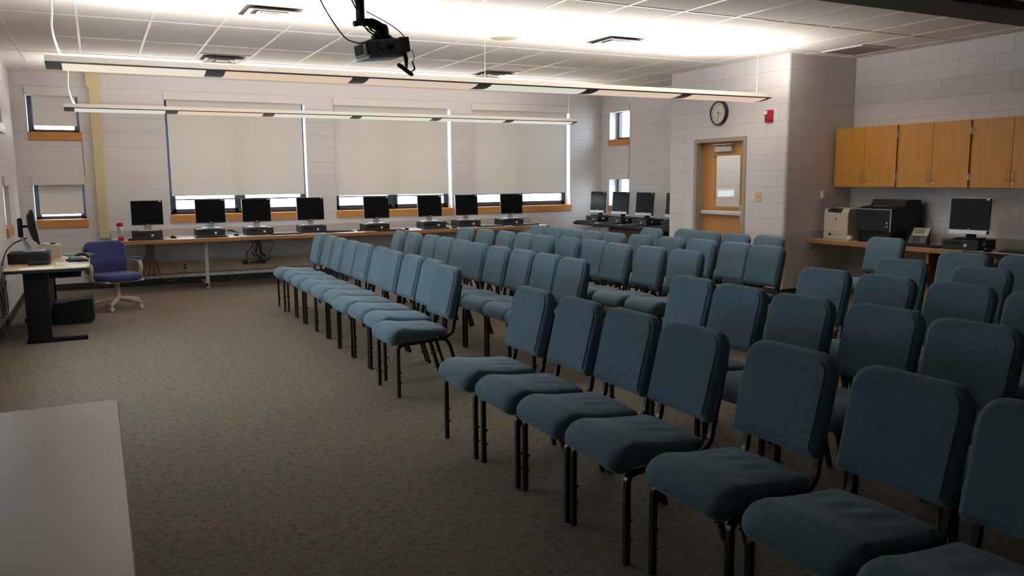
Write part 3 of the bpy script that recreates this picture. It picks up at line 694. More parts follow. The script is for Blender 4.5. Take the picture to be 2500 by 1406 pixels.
NEAR = {1: list(zip([2.23, 2.24, 2.25, 2.25, 2.29, 2.30, 2.28], [4.075, 3.585, 3.13, 2.68, 2.17, 1.67, 1.21], [0, -1, -1, -1, 1, 1, 0])),
        2: list(zip([3.36, 3.33, 3.33, 3.39, 3.36, 3.36], [4.02, 3.56, 3.09, 2.63, 2.15, 1.67], [-2, 0, 1, 2, 2, 0])),
        3: list(zip([4.44, 4.46, 4.50, 4.48], [3.93, 3.46, 2.98, 2.49], [2, 2, 1, 0])),
        4: list(zip([5.44, 5.44], [4.09, 3.46], [3, 1])),
        5: list(zip([6.33, 6.40], [4.19, 3.72], [4, 2]))}
for r, ys in FAR.items():
    for k, (bx, y, yaw) in enumerate(ys):
        lab = 'teal fabric chair, %s from the window end, %s row of far seating block' % (ORD[k], ['front', 'second', 'third', 'fourth', 'back'][r - 1])
        put_chair(bx - BTX * math.cos(math.radians(yaw)), y - BTX * math.sin(math.radians(yaw)), lab, 'far block %s row chairs' % ['front', 'second', 'third', 'fourth', 'back'][r - 1], math.radians(yaw))
for r, ys in NEAR.items():
    for k, (bx, y, yaw) in enumerate(ys):
        lab = 'teal fabric chair, %s from the middle aisle, %s row of near seating block' % (ORD[k], ['front', 'second', 'third', 'fourth', 'back'][r - 1])
        put_chair(bx - BTX * math.cos(math.radians(yaw)), y - BTX * math.sin(math.radians(yaw)), lab, 'near block %s row chairs' % ['front', 'second', 'third', 'fourth', 'back'][r - 1], math.radians(yaw))
put_chair(7.20 - BTX, 5.60, 'teal fabric chair standing alone before the printer counter', 'lone chair at the printer counter', math.radians(3))

# ------------------------------------------------------------------ counters
t = thing('computer_counter', 'long wood-edged grey computer counter under the window blinds', 'counter', (0.15, 11.92, 0))
CL, CD = 6.65, YB - 11.92
MB().box(0, CL, 0.02, CD - 0.02, CT - 0.045, CT).build('worktop', LAM, t)
MB().rbox(0, CL, 0, 0.0205, CT - 0.05, CT - 0.0003, 0.004).box(CL, CL + 0.012, 0, CD - 0.02, CT - 0.05, CT).build('front_edge', EDGEW, t)
struct(MB().box(0.15, 0.15 + CL + 0.15, YB - 0.0195, YB - 0.001, CT + 0.001, CT + 0.10).build('trim_9', mat('grey_backsplash', (0.50, 0.465, 0.44), 0.4, noise=0.04)))
for x, full in ((1.17, True), (2.10, False), (3.01, False), (5.6, False)):
    mb = MB().box(x, x + 0.04, 0.10, CD - 0.021, CT - 0.09, CT - 0.046)
    if full: mb.box(x, x + 0.045, 0.24, 0.30, 0, CT - 0.06).box(x, x + 0.03, 0.24, CD - 0.10, 0.02, 0.06)
    else: mb.tube([(x + 0.02, 0.14, CT - 0.08), (x + 0.02, CD - 0.09, 0.30)], 0.02, square=True)
    mb.build('support_bracket', mat('bracket_white', (0.5, 0.47, 0.43), 0.5, noise=0.03), t)
t = thing('computer_counter', 'dark-edged computer counter in the back right recess', 'counter', (7.72, 9.72, 0))
RL, RD = 12.62 - 9.72, XS - 7.72
MB().box(0.02, RD - 0.02, 0, RL, CT - 0.04, CT).build('worktop', LAM, t)
MB().rbox(0, 0.0205, 0, RL, CT - 0.045, CT - 0.0003, 0.004).build('front_edge', BLACKP, t)
struct(MB().box(XS - 0.0195, XS - 0.001, 9.72, 9.72 + RL, CT + 0.001, CT + 0.10).build('trim_10', MATS['grey_backsplash']))
MB().box(0.10, 0.13, 0.5, 1.85, 0.05, CT - 0.045).build('modesty_panel', DKWOOD, t)
MB().box(0.08, RD - 0.05, 2.35, 2.39, CT - 0.09, CT - 0.041).box(0.08, RD - 0.05, 1.87, 1.89, 0.0, CT - 0.041).box(0.08, RD - 0.05, 0.1, 0.13, 0.0, CT - 0.041).build('support_bracket', MATS['bracket_white'], t)
t = thing('printer_counter', 'wood-edged printer counter below the oak wall cabinets', 'counter', (8.03, YJ - 0.02, 0))
AL, AD = 5.6, XR - 8.03
MB().box(0.02, AD - 0.02, -AL, 0, CT - 0.045, CT).build('worktop', LAM, t)
MB().rbox(0, 0.0205, -2.06, 0, CT - 0.05, CT - 0.0003, 0.004).build('front_edge', EDGEW, t)
MB().rbox(0, 0.0205, -AL, -2.061, CT - 0.05, CT - 0.0003, 0.004).build('front_edge', BLACKP, t)
struct(MB().box(XR - 0.0195, XR - 0.001, YJ - AL, YJ - 0.001, CT + 0.001, CT + 0.10).box(8.06, XR - 0.02, YJ - 0.014, YJ - 0.001, CT + 0.001, CT + 0.10).build('trim_11', MATS['grey_backsplash']))
MB().box(0.08, AD - 0.02, -1.63, -1.60, 0.0, CT - 0.05).build('support_panel', OAK, t)
MB().box(0.20, 0.23, -AL + 0.1, -1.63, 0.05, CT - 0.05).build('modesty_panel', DKWOOD, t)
MB().box(0.06, 0.19, -2.40, -2.37, CT - 0.10, CT - 0.046).build('support_bracket', MATS['bracket_white'], t)

# ------------------------------------------------------------------ computers
def make_pc(label, w=0.385, d=0.36, h=0.105):
    t = thing('desktop_computer', label, 'computer', (0, 0, 0), 0, 'black desktop computers')     # front towards -y
    MB().rbox(-w / 2, w / 2, 0.012, d, 0.004, h, 0.004).build('case', BLACKP, t)
    MB().rbox(-w / 2, w / 2, 0, 0.0125, 0.003, h + 0.001, 0.004).build('front_bezel', DGREYP, t)
    MB().lathe([(0.017, -0.006), (0.017, 0.002)], 20, (w * 0.16, 0, h * 0.48), 'y').build('power_button', BADGE, t, True)
    MB().box(-w * 0.40, -w * 0.02, -0.002, 0.001, h * 0.55, h * 0.80).build('drive_door', BLACKP, t)
    MB().box(w / 2 - 0.0005, w / 2 + 0.001, 0.10, 0.14, h * 0.55, h * 0.75).build('side_label', STICKER, t)
    return t
def make_monitor(label, soundbar=False, w=0.405, h=0.335, zb=0.155 - 0.07, chin=SILVER):
    """Origin under the stand; screen faces -y."""
    t = thing('monitor', label, 'monitor', (0, 0, 0), 0, 'black flat screen monitors')
    z0 = zb; M = Matrix.Translation((0, 0, z0)) @ Matrix.Rotation(math.radians(-4), 4, 'X')
    MB().rbox(-w / 2, w / 2, -0.008, 0.012, 0, h, 0.004).xf(M).build('bezel', BLACKP, t)
    MB().box(-w / 2 - 0.004, w / 2 + 0.004, 0.004, 0.02, -0.004, h + 0.004).xf(M).build('silver_rim', SILVER, t)
    MB().rbox(-w * 0.38, w * 0.38, 0.018, 0.055, 0.03, h - 0.03, 0.012).xf(M).build('rear_shell', BLACKP, t)
    s = MB().box(-w / 2 + 0.014, w / 2 - 0.014, -0.0095, -0.007, 0.018, h - 0.013).xf(M).build('screen', SCREEN, t)
    MB().box(w / 2 - 0.045, w / 2 - 0.018, -0.0105, -0.0085, h - 0.020, h - 0.004).xf(M).build('sticker', STICKER, t)
    MB().box(-0.013, 0.013, -0.0100, -0.0082, 0.005, 0.012).xf(M).build('maker_badge', BADGE, t)
    if soundbar:
        MB().prism([(-w * 0.46, -0.043), (w * 0.46, -0.043), (w * 0.48, -0.005), (-w * 0.48, -0.005)], 'y', -0.03, 0.015).xf(M).build('soundbar', SILVER, t)
        MB().box(w * 0.465, w * 0.49, -0.028, 0.02, -0.040, -0.008).xf(M).build('soundbar_cap', BLACKP, t)
    MB().rbox(-0.05, 0.05, 0.055, 0.085, 0.012, z0 + h * 0.55, 0.008).build('neck', SILVER if not soundbar else BLACKP, t)
    MB().rbox(-0.13, 0.13, -0.06, 0.13, 0, 0.014, 0.006).build('base', SILVER if not soundbar else BLACKP, t)
    return t
KEYM = mat('key_black', (0.03, 0.03, 0.033), 0.45, noise=0.1)
def make_keyboard(label, w=0.44, d=0.15, keym=None):
    t = thing('keyboard', label, 'keyboard', (0, 0, 0), 0, 'computer keyboards')
    MB().prism([(-d / 2, 0), (d / 2, 0), (d / 2, 0.022), (-d / 2, 0.010)], 'x', -w / 2, w / 2).build('tray', BLACKP, t)
    k = MB()
    for r in range(5):
        yy = -d / 2 + 0.016 + r * 0.024; zz = 0.010 + 0.012 * (yy + d / 2) / d
        x = -w / 2 + 0.012
        while x < w / 2 - 0.025:
            k.box(x, x + 0.016, yy, yy + 0.018, zz, zz + 0.007); x += 0.0195
    k.build('keys', keym or KEYM, t); return t
def make_mouse(label):
    t = thing('mouse', label, 'computer mouse', (0, 0, 0), 0, 'computer mice')
    R = []
    for f, z in ((1, 0), (1.03, 0.010), (0.95, 0.022), (0.70, 0.032), (0.35, 0.036)):
        R.append([(0.032 * f * math.cos(2 * PI * k / 20), 0.056 * f * math.sin(2 * PI * k / 20), z * (1 + 0.12 * math.sin(2 * PI * k / 20))) for k in range(20)])
    MB().rings(R).build('shell', BLACKP, t, True)
    MB().box(-0.0015, 0.0015, -0.045, -0.005, 0.030, 0.034).rbox(-0.005, 0.005, -0.04, -0.022, 0.026, 0.038, 0.003).build('wheel', SILVER, t)
    return t
pc0 = make_pc(''); mon0 = make_monitor(''); monb0 = make_monitor('', True, zb=0.10); kb0 = make_keyboard(''); ms0 = make_mouse('')
flags = {}
def place(proto, loc, rz, label, group=None):
    if proto.name not in flags:
        flags[proto.name] = 1; proto.location = loc; proto.rotation_euler = (0, 0, rz); proto['label'] = label
        if group: proto['group'] = group
        return proto
    return dup(proto, loc, rz, label, group)
PCX = [(0.603, 0.62), (1.437, 1.458), (2.11, 2.095), (2.905, 2.90), (3.872, 3.905), (4.85, 4.82), (5.49, 5.494), (6.295, 6.333)]
PCY = [12.24, 12.27, 12.22, 12.26, 12.14, 12.20, 12.24, 12.24]
WHERE = ['leftmost on the long window counter', 'left of pair below the leftmost big blind', 'right of pair below the leftmost big blind', 'at right edge of the leftmost big blind',
         'below left part of the middle blind', 'below right edge of the middle blind', 'between the middle and rightmost blinds', 'rightmost on the long window counter']
for k, ((px, mx), py) in enumerate(zip(PCX, PCY)):
    place(pc0, (px, py, CT), random.uniform(-.03, .03), 'black flat desktop computer, ' + WHERE[k], 'desktop computers on the window counter')
    place(mon0, (mx, py + 0.13, CT + 0.1062), random.uniform(-.04, .04), 'black square monitor, ' + WHERE[k], 'monitors on the window counter')
KB = [(0.57, 12.06, 0), (1.42, 12.10, 0), (2.47, 12.10, .05), (3.28, 12.22, .12), (4.02, 12.015, 0.02), (4.80, 12.05, 0), (5.80, 12.08, .06), (6.43, 12.07, .10)]
KBL = ['black keyboard before the leftmost window counter computer', 'black keyboard before the second window counter computer from left', 'keyboard beside the third window counter computer from left', 'keyboard beside the fourth window counter computer from left',
       'keyboard before the fifth window counter computer from left', 'keyboard before the sixth window counter computer from left', 'keyboard beside the seventh window counter computer from left', 'keyboard beside the rightmost window counter computer']
for (x, y, r), lab in zip(KB, KBL): place(kb0, (x, y, CT), r, lab, 'keyboards on the window counter')
MS = [(0.93, 12.22, .4), (1.78, 12.27, .2), (3.60, 12.22, -.3), (4.315, 12.06, .1), (5.14, 12.09, .3), (6.70, 12.14, 0)]
MSL = ['mouse right of the leftmost window counter computer', 'mouse between the second and third window counter computers', 'mouse right of the fourth window counter computer from left', 'mouse right of the fifth window counter computer from left', 'mouse right of the sixth window counter computer from left', 'mouse near the right end of the window counter']
for (x, y, r), lab in zip(MS, MSL): place(ms0, (x, y, CT), r, lab, 'mice on the window counter')
RW = ['farthest in the recess, beside its back corner', 'second from the corner in the recess', 'third from the corner in the recess', 'last in the recess, half hidden by the clock wall']
for k, y in enumerate((12.33, 11.60, 10.90, 10.13)):
    yy = y
    place(pc0, (7.93, yy, CT), -PI / 2, 'black flat desktop computer, ' + RW[k], 'desktop computers in the recess')
    place(monb0, (8.08, yy + 0.06 if k else 12.36, CT + 0.1062), -PI / 2 + math.radians(8 if k < 3 else 0), 'silver-trimmed monitor with soundbar, ' + RW[k], 'monitors in the recess')
for k, (x, y) in enumerate(((7.815, 12.38), (7.82, 11.60), (7.825, 10.92), (7.825, 10.15))):
    place(kb0, (x, y, CT), -PI / 2, 'keyboard before the computer ' + RW[k], 'keyboards in the recess')
place(ms0, (7.80, 12.09, CT), -1.4, 'mouse beside the farthest recess keyboard', 'mice in the recess'); place(ms0, (7.84, 10.56, CT), -1.4, 'mouse beside the third recess keyboard', 'mice in the recess')
# alcove computer
place(pc0, (8.13, 5.45, CT), -PI / 2 + 0.10, 'black flat desktop computer under the alcove monitor beside the phone', 'alcove computer')
place(monb0, (8.29, 5.465, CT + 0.1062), -PI / 2 + 0.18, 'silver-trimmed monitor with soundbar below the oak cabinets', 'alcove computer')
place(kb0, (8.15, 5.90, CT), -PI / 2 + 0.1, 'black keyboard beside the alcove computer and phone', 'alcove keyboards')
place(ms0, (8.16, 5.16, CT), -1.5, 'black mouse right of the alcove computer', 'alcove computer')
place(kb0, (8.28, 4.86, CT), -PI / 2, 'black keyboard at the right picture edge on the printer counter', 'alcove keyboards')

# cables under and on the window counter
def cable(name, label, pts, r, m_, cat='cable', group=None, n=6):
    o = MB().tube(curve_pts(pts, n), r, 6).build(name, m_, None, True, loc=tuple(pts[0])); return tag(o, label, cat, group)
t = thing('cable_cluster', 'dark and amber cables hanging under the counter near the task chair', 'cables', (0.62, YB - 0.10, 0.12))
q = MB()
for k in range(5):
    x = 0.02 * k - 0.04
    q.tube(curve_pts([(x, -0.12, 0.55), (x + 0.02, -0.10, 0.42), (x * 1.5, -0.08, 0.28), (x * 3, -0.06, 0.13), (x * 3.5 - 0.03, -0.04, 0.03)], 5), 0.006, 6)
q.build('dark_leads', CABLE, t, True)
q = MB()
for k in range(3): q.tube(curve_pts([(0.02, -0.09, 0.30), (0.06 + .02 * k, -0.10, 0.16), (0.14, -0.10, 0.0), (0.30, -0.08, -0.045), (0.46, -0.06, 0.02), (0.50, 0.03, 0.14 + .005 * k)], 6), 0.004, 6)
q.tube(curve_pts([(-0.03, -0.08, 0.22), (-0.07, -0.08, 0.12), (-0.06, -0.08, 0.0)], 5), 0.006, 6)
q.build('amber_leads', CABLEY, t, True)
t = thing('cable_cluster', 'tangled cables with amber ties under the second window counter computer pair', 'cables', (2.08, YB - 0.10, 0.20))
q = MB()
for k in range(7):
    s = random.uniform(-.06, .06); q.tube(curve_pts([(s, -0.14, 0.425), (s + .05, -0.10, 0.34), (s * 2, -0.08, 0.22), (s * 3 + .06, -0.06, 0.12), (s * 2 - 0.05, -0.03, 0.06)], 5), 0.007, 6)
for s in (-.12, .14): q.rbox(s - .035, s + .035, -0.02, 0.04, 0.05, 0.10, 0.01)
q.build('dark_leads', CABLE, t, True)
q = MB()
for k in range(3): q.tube(curve_pts([(-0.03 + .02 * k, -0.13, 0.24), (0.0 + .01 * k, -0.13, 0.17), (-0.02 + .02 * k, -0.12, 0.10)], 4), 0.006, 6)
q.build('amber_ties', CABLEY, t, True)
cable('extension_lead', 'thin amber lead drooping to floor beside the white counter leg', [(1.32, 12.40, 0.02), (1.50, 12.42, 0.012), (1.72, 12.5, 0.02), (1.86, 12.66, 0.10), (1.92, YB - 0.02, 0.13)], 0.004, CABLEY)
t = thing('cable_cluster', 'black cables looping on the counter between the sixth and seventh computers', 'cables', (5.16, 12.42, CT))
q = MB()
for k in range(5): q.tube(curve_pts([(-0.10, 0.02 * k, 0.01), (-0.03, -0.02, 0.05 + .006 * k), (0.05, 0.03, 0.03), (0.12, 0.0, 0.012)], 5), 0.004, 6)
q.build('looped_leads', CABLE, t, True)
t = thing('cable_cluster', 'black cables looping on the counter between second and third computers', 'cables', (1.78, 12.50, CT))
q = MB()
for k in range(5): q.tube(curve_pts([(-0.10, 0.02 * k, 0.06), (-0.03, -0.02, 0.05 + .006 * k), (0.05, 0.03, 0.03), (0.10, 0.0, 0.012)], 5), 0.004, 6)
q.build('looped_leads', CABLE, t, True)
def outlet(x, z, label, dark):
    t = thing('wall_outlet', label, 'outlet', (x, YB - 0.06, z), 0, 'raceway outlets')
    MB().rbox(-0.035, 0.035, -0.006, 0, -0.055, 0.055, 0.003).build('cover_plate', CREAM, t)
    MB().rbox(-0.016, 0.016, -0.010, -0.004, 0.008, 0.036, 0.003).rbox(-0.016, 0.016, -0.010, -0.004, -0.036, -0.008, 0.003).build('socket', BLACKP if dark else CREAM, t)
for x, lab, dk in ((1.10, 'raceway outlet with black plugs under the counter, left of white leg', True), (1.42, 'cream raceway outlet just right of the white counter leg', False), (2.86, 'cream raceway outlet behind the first front row chair', False)): outlet(x, 0.255, lab, dk)

# red-capped bottle
t = thing('water_bottle', 'steel water bottle with red cap on left end of window counter', 'bottle', (0.262, 12.06, CT))
MB().lathe([(0.034, 0), (0.036, 0.004), (0.036, 0.05)], 24).build('red_base_band', RED, t, True)
MB().lathe([(0.0355, 0.05), (0.0355, 0.185), (0.031, 0.196)], 24).build('body', CLEAR, t, True)
MB().lathe([(0.036, 0.196), (0.037, 0.20), (0.037, 0.235), (0.030, 0.245)], 24).build('cap', RED, t, True)
MB().rbox(-0.045, -0.030, -0.008, 0.008, 0.20, 0.235, 0.004).build('spout', RED, t)
t = thing('headset', 'small dark headset lying on left end of big window sill', 'headset', (1.40, YB + 0.08, ZS + 0.007))
q = MB().tube(curve_pts([(-0.07, 0, 0.02), (-0.05, 0.03, 0.075), (0, 0.04, 0.09), (0.05, 0.03, 0.075), (0.07, 0, 0.02)], 5), 0.006, 8); q.build('headband', BLACKP, t, True)
for s in (-0.07, 0.07): MB().lathe([(0.02, -0.012), (0.026, 0), (0.02, 0.012)], 16, (s, 0, 0.026), 'x').build('ear_cup', DGREYP, t, True)

# ------------------------------------------------------------------ instructor desk on the left
DX0, DX1, DYA, DYB = -0.80, -0.10, 8.60, 10.30
t = thing('instructor_desk', 'tan-topped instructor desk with black metal legs at left wall', 'desk', (DX0, DYA, 0))
DW, DL = DX1 - DX0, DYB - DYA
MB().rbox(0, DW, 0, DL, CT - 0.012, CT, 0.003).build('desktop', LAMTAN, t)
MB().box(0.004, DW - 0.004, 0.004, DL - 0.004, CT - 0.04, CT - 0.0125).build('edge_band', BLACKP, t)
for y in (0.14, DL - 0.18):
    MB().rbox(0.14, 0.34, y, y + 0.05, 0.04, CT - 0.041, 0.006).build('leg', BLACKM, t)
    MB().rbox(0.02 if y > 1 else 0.13, 0.64, y - 0.01, y + 0.06, 0, 0.042, 0.006).build('foot', BLACKM, t)
MB().box(0.30, 0.325, 0.19, DL - 0.18, 0.24, CT - 0.041).build('modesty_panel', BLACKM, t)
MB().rbox(0.35, DW - 0.08, 0.20, DL - 0.2, CT - 0.115, CT - 0.041, 0.006).build('keyboard_drawer', BLACKM, t)
# its computer, monitor and papers
place(pc0, (-0.445, 9.36, CT), PI / 2, 'black flat desktop computer on the tan instructor desk', 'instructor computer')
t = thing('monitor', 'black monitor seen edge-on from behind on the instructor desk', 'monitor', (-0.60, 9.42, CT + 0.1062), 0, 'instructor computer')
M = Matrix.Translation((0.055, 0, 0.075)) @ Matrix.Rotation(math.radians(6), 4, 'Z') @ Matrix.Rotation(math.radians(-7), 4, 'Y')
MB().rbox(-0.012, 0.004, -0.21, 0.21, 0, 0.34, 0.004).xf(M).build('bezel', BLACKP, t)
MB().box(0.004, 0.0118, -0.21, 0.21, 0, 0.34).xf(M).build('silver_rim', SILVER, t)
MB().box(0.0115, 0.0135, -0.195, 0.195, 0.015, 0.325).xf(M).build('screen', SCREEN, t)
MB().prism([(-0.012, 0.01), (-0.012, 0.33), (-0.05, 0.29), (-0.062, 0.17), (-0.045, 0.05)], 'y', -0.17, 0.17).xf(M).build('rear_shell', BLACKP, t)
MB().rbox(-0.115, -0.075, -0.05, 0.05, 0.145, 0.335, 0.012).tube([(-0.085, 0, 0.25), (0.0, 0, 0.25)], 0.012, 10).build('mount_head', BLACKP, t, True)
MB().tube([(-0.095, 0, 0.155), (-0.06, 0, 0.08), (-0.02, 0, 0.012)], [0.014, 0.016, 0.02], 10).build('neck', SILVER, t, True)
MB().rbox(-0.08, 0.11, -0.11, 0.11, 0, 0.012, 0.005).build('base', SILVER, t)
t = thing('desktop_box', 'cream desktop box device behind the instructor monitor', 'office device', (-0.47, 9.86, CT))
MB().prism([(-0.13, 0), (0.10, 0), (0.10, 0.13), (-0.06, 0.155), (-0.13, 0.12)], 'y', -0.10, 0.10).build('body', CREAM, t)
MB().rbox(0.0, 0.05, -0.03, 0.05, 0.135, 0.155, 0.004).build('lid_catch', DGREYP, t)
def sheet(name, label, x, y, z, w, d, rz, m_, th=0.0015, cat='paper', group=None):
    o = MB().box(-w / 2, w / 2, -d / 2, d / 2, 0, th).build(name, m_); o.location = (x, y, z); o.rotation_euler = (0, 0, rz); return tag(o, label, cat, group)
sheet('paper_sheet', 'white paper strip along near left edge of instructor desk', -0.54, 8.68, CT, 0.28, 0.11, 0.03, PAPER, group='desk papers')
sheet('paper_sheet', 'white paper at near right corner of instructor desk', -0.20, 8.78, CT, 0.18, 0.20, -0.25, PAPER, group='desk papers')
sheet('paper_sheet', 'white paper in middle of instructor desk beside the device', -0.31, 9.10, CT, 0.18, 0.24, 0.1, PAPER, group='desk papers')
sheet('paper_sheet', 'white paper lying under the teal folder', -0.30, 9.78, CT, 0.21, 0.28, 0.5, PAPER, group='desk papers')
t = thing('folder', 'teal folder at far end of the instructor desk', 'folder', (-0.21, 10.02, CT + 0.0015), 0.25)
MB().box(-0.14, 0.14, -0.12, 0.12, 0, 0.008).build('cover', GREENP, t); MB().box(-0.135, 0.142, -0.115, 0.115, 0.002, 0.006).build('pages', PAPER, t)
t = thing('office_gadget', 'black and grey office gadget near the right desk corner', 'office device', (-0.20, 9.22, CT), 0.2)
MB().rbox(-0.10, 0.08, -0.09, 0.09, 0, 0.022, 0.008).build('base', BLACKP, t)
MB().rbox(-0.08, 0.03, -0.07, 0.07, 0.02, 0.05, 0.012).build('body', mat('gadget_grey', (0.12, 0.14, 0.16), 0.4, noise=0.1), t)
MB().tube(curve_pts([(-0.02, 0.05, 0.045), (0.03, 0.06, 0.065), (0.08, 0.05, 0.055), (0.10, 0.02, 0.03)], 5), 0.014, 8).build('arm', BLACKP, t, True)
t = thing('power_adapter', 'small black adapter box before the instructor computer', 'office device', (-0.54, 9.02, CT), 0.1)
MB().rbox(-0.09, 0.08, -0.05, 0.05, 0, 0.035, 0.006).build('case', BLACKP, t); MB().rbox(0.075, 0.10, -0.04, 0.04, 0.004, 0.03, 0.004).build('end_plate', DGREYP, t)
t = thing('cable_cluster', 'tangle of black and pale cables hanging behind the instructor desk', 'cables', (-0.855, 9.05, 0.30))
q1, q2 = MB(), MB()
random.seed(11)
for k in range(11):
    x = random.uniform(-.025, .02); y0 = random.uniform(-.32, .22); zt = 0.36; lo = random.uniform(-0.22, 0.15)
    (q1 if k % 2 else q2).tube(curve_pts([(0.03, y0 + .1, zt + .03), (x, y0, zt - .10), (x - .01, y0 - random.uniform(.0, .15), (zt + lo) / 2), (x, y0 + random.uniform(-.10, .12), lo), (x + .01, y0 + .2, lo + .08), (x, y0 + .16, 0.25)], 6), 0.0035, 6)
q1.build('black_leads', CABLE, t, True); q2.build('pale_leads', CABLEW, t, True)
t = thing('cable_cluster', 'thick black cable bundle arching over the instructor computer', 'cables', (-0.70, 9.30, CT))
q = MB()
for k in range(3): q.tube(curve_pts([(-0.135, -0.35 + .03 * k, 0.02), (-0.13, -0.25, 0.06), (-0.115, -0.02, 0.13), (-0.06, 0.17, 0.19), (0.05, 0.19 + .01 * k, 0.235)], 6), 0.007, 6)
q.build('leads', CABLE, t, True)
t = thing('equipment_case', 'black box-shaped case on the carpet under the instructor desk', 'case', (-0.285, 9.80, 0), -0.03)
MB().prism([(-0.20, 0.0), (0.12, 0.0), (0.185, 0.04), (0.175, 0.265), (0.08, 0.262), (-0.10, 0.235), (-0.20, 0.235)], 'y', -0.05, 0.30).build('body', mat('case_black', (0.010, 0.011, 0.010), 0.7, noise=0.2, nscale=60), t)
MB().box(-0.19, 0.17, -0.054, -0.049, 0.045, 0.225).build('front_panel', mat('case_cloth', (0.012, 0.014, 0.013), 0.9, noise=0.2, nscale=200), t)

# ------------------------------------------------------------------ blue task chair
t = thing('task_chair', 'indigo office chair with cream arms and base beside instructor desk', 'office chair', (0.155, 10.72, 0), math.radians(-62))   # local +x is forward
R = []
for k in range(0, 11):
    ph = -PI / 2 + PI * k / 10
    R.append([(z, y, 0.445 + 0.042 * math.sin(ph) - 0.05 * max(0, (z - 0.12)) ** 1.2) for y, z in rr_outline(0.51, 0.49, 0.14, 0.10, 0.04 * (1 - math.cos(ph)))])
for f in (0.6, 0.25): R.append([(z, y, 0.487 - 0.012 * (1 - f) - 0.05 * max(0, (z - 0.12)) ** 1.2) for y, z in rr_outline(0.51, 0.49, 0.14, 0.10, (1 - f) * 0.2 + 0.04)])
MB().rings(R).build('seat', BLUEF, t, 70)
MB().rbox(-0.24, 0.20, -0.24, 0.24, 0.385, 0.42, 0.03, 3).build('seat_shell', BEIGE, t, True)
R = []
for ring in pad(0.52, 0.40, 0.10, 0.05, 0.075, 0.035, taper=0.06, dome_f=0.02):
    rr = []
    for y, z, tt in ring:
        lum = 0.02 * math.exp(-((z + 0.06) / 0.05) ** 2) * (1 if tt < 0 else 0)
        x = -tt + 0.10 * (2 * y / 0.52) ** 2 * 0.5 + lum
        rr.append((-0.245 + x - 0.16 * (z + 0.2) * 0.5, y, 0.66 + z))
    R.append(rr)
MB().rings(R).build('backrest', BLUEF, t, 70)
R2 = MB(); R2.rbox(-0.345, -0.30, -0.22, 0.22, 0.48, 0.80, 0.02, 3); R2.build('back_shell', BEIGE, t, True)
MB().tube([(-0.20, 0, 0.40), (-0.30, 0, 0.42), (-0.315, 0, 0.56)], 0.03, 10).build('back_bracket', BEIGE, t, True)
for s in (-1, 1):
    MB().tube(curve_pts([(-0.05, s * 0.24, 0.41), (-0.02, s * 0.30, 0.44), (0.02, s * 0.305, 0.55), (-0.03, s * 0.30, 0.625), (-0.14, s * 0.29, 0.625)], 5), 0.022, 10).build('armrest', BEIGE, t, True)
    MB().rbox(-0.17, 0.03, s * 0.30 - 0.028, s * 0.30 + 0.028, 0.632, 0.655, 0.01).build('arm_pad', BLUEF, t, True)
for ch in t.children: ch.location.z = -0.06
MB().lathe([(0.045, 0.09), (0.045, 0.14), (0.028, 0.16), (0.028, 0.335)], 18).build('gas_column', BEIGE, t, True)
for k in range(5):
    an = 2 * PI * k / 5 + 0.5; cx, cy = math.cos(an), math.sin(an)
    lg = MB().tube([(0.02 * cx, 0.02 * cy, 0.115), (0.16 * cx, 0.16 * cy, 0.105), (0.29 * cx, 0.29 * cy, 0.075)], [0.028, 0.024, 0.018], 10).build('base_leg', BEIGE, t, True)
    MB().lathe([(0.012, -0.022), (0.026, -0.018), (0.026, 0.018), (0.012, 0.022)], 14, (0.29 * cx, 0.29 * cy, 0.026), 'x').tube([(0.29 * cx, 0.29 * cy, 0.03), (0.29 * cx, 0.29 * cy, 0.08)], 0.012, 8).build('caster', BEIGE, lg, True)

# ------------------------------------------------------------------ foreground table
t = thing('folding_table', 'pale speckled table with rounded corner in the near left foreground', 'table', (-0.355, 2.23, 0))
tw_, tl_ = 0.75, 1.87
R = []
for zz, ins in ((0.708, 0.004), (0.712, 0.0), (0.735, 0.0), (0.74, 0.003)): R.append([(x, y, zz) for x, y in rr_outline(tw_, tl_, 0.035, 0.035, ins)])
MB().rings(R).build('tabletop', LAMT, t, 40)
MB().box(-0.33, 0.33, -0.80, 0.80, 0.66, 0.708).build('apron', BLACKM, t)
for sx in (-0.3, 0.3):
    for sy in (-0.72, 0.72): MB().tube([(sx, sy, 0), (sx, sy, 0.705)], 0.015, 12).build('leg', BLACKM, t, True)

# ------------------------------------------------------------------ things on the walls
t = thing('wall_clock', 'round black-rimmed wall clock showing half past three', 'clock', (XC, 8.648, 2.366))
MB().lathe([(0.165, 0), (0.165, -0.035), (0.155, -0.048), (0.143, -0.048), (0.143, -0.030)], 48, (0, 0, 0), 'x').build('rim', mat('clock_black', (0.02, 0.014, 0.012), 0.35, noise=0.1), t, 40)
MB().lathe([(0.144, -0.024), (0.144, -0.032)], 48, (0, 0, 0), 'x').build('dial', mat('clock_face', (0.66, 0.63, 0.56), 0.5, noise=0.02), t)
nm = MB()
INKM = mat('black_ink', (0.02, 0.02, 0.02), 0.6, noise=0.1)
BASEM = Matrix(((0, 0, -1, -0.033), (-1, 0, 0, 0), (0, 1, 0, 0), (0, 0, 0, 1)))     # text plane facing -x (reads from inside the room)
for hgt in range(1, 13):
    an = math.radians(90 - 30 * hgt); vs, fs = text_mb(str(hgt), 0.042, BASEM @ Matrix.Translation((0.112 * math.cos(an), 0.112 * math.sin(an), 0))); nm.add(vs, fs)
for k in range(60):
    an = 2 * PI * k / 60; r0 = 0.132 if k % 5 else 0.129
    p0 = BASEM @ Vector((r0 * math.cos(an), r0 * math.sin(an), 0)); p1 = BASEM @ Vector((0.139 * math.cos(an), 0.139 * math.sin(an), 0)); nm.tube([p0, p1], 0.0008, 4)
nm.build('numerals', INKM, t)
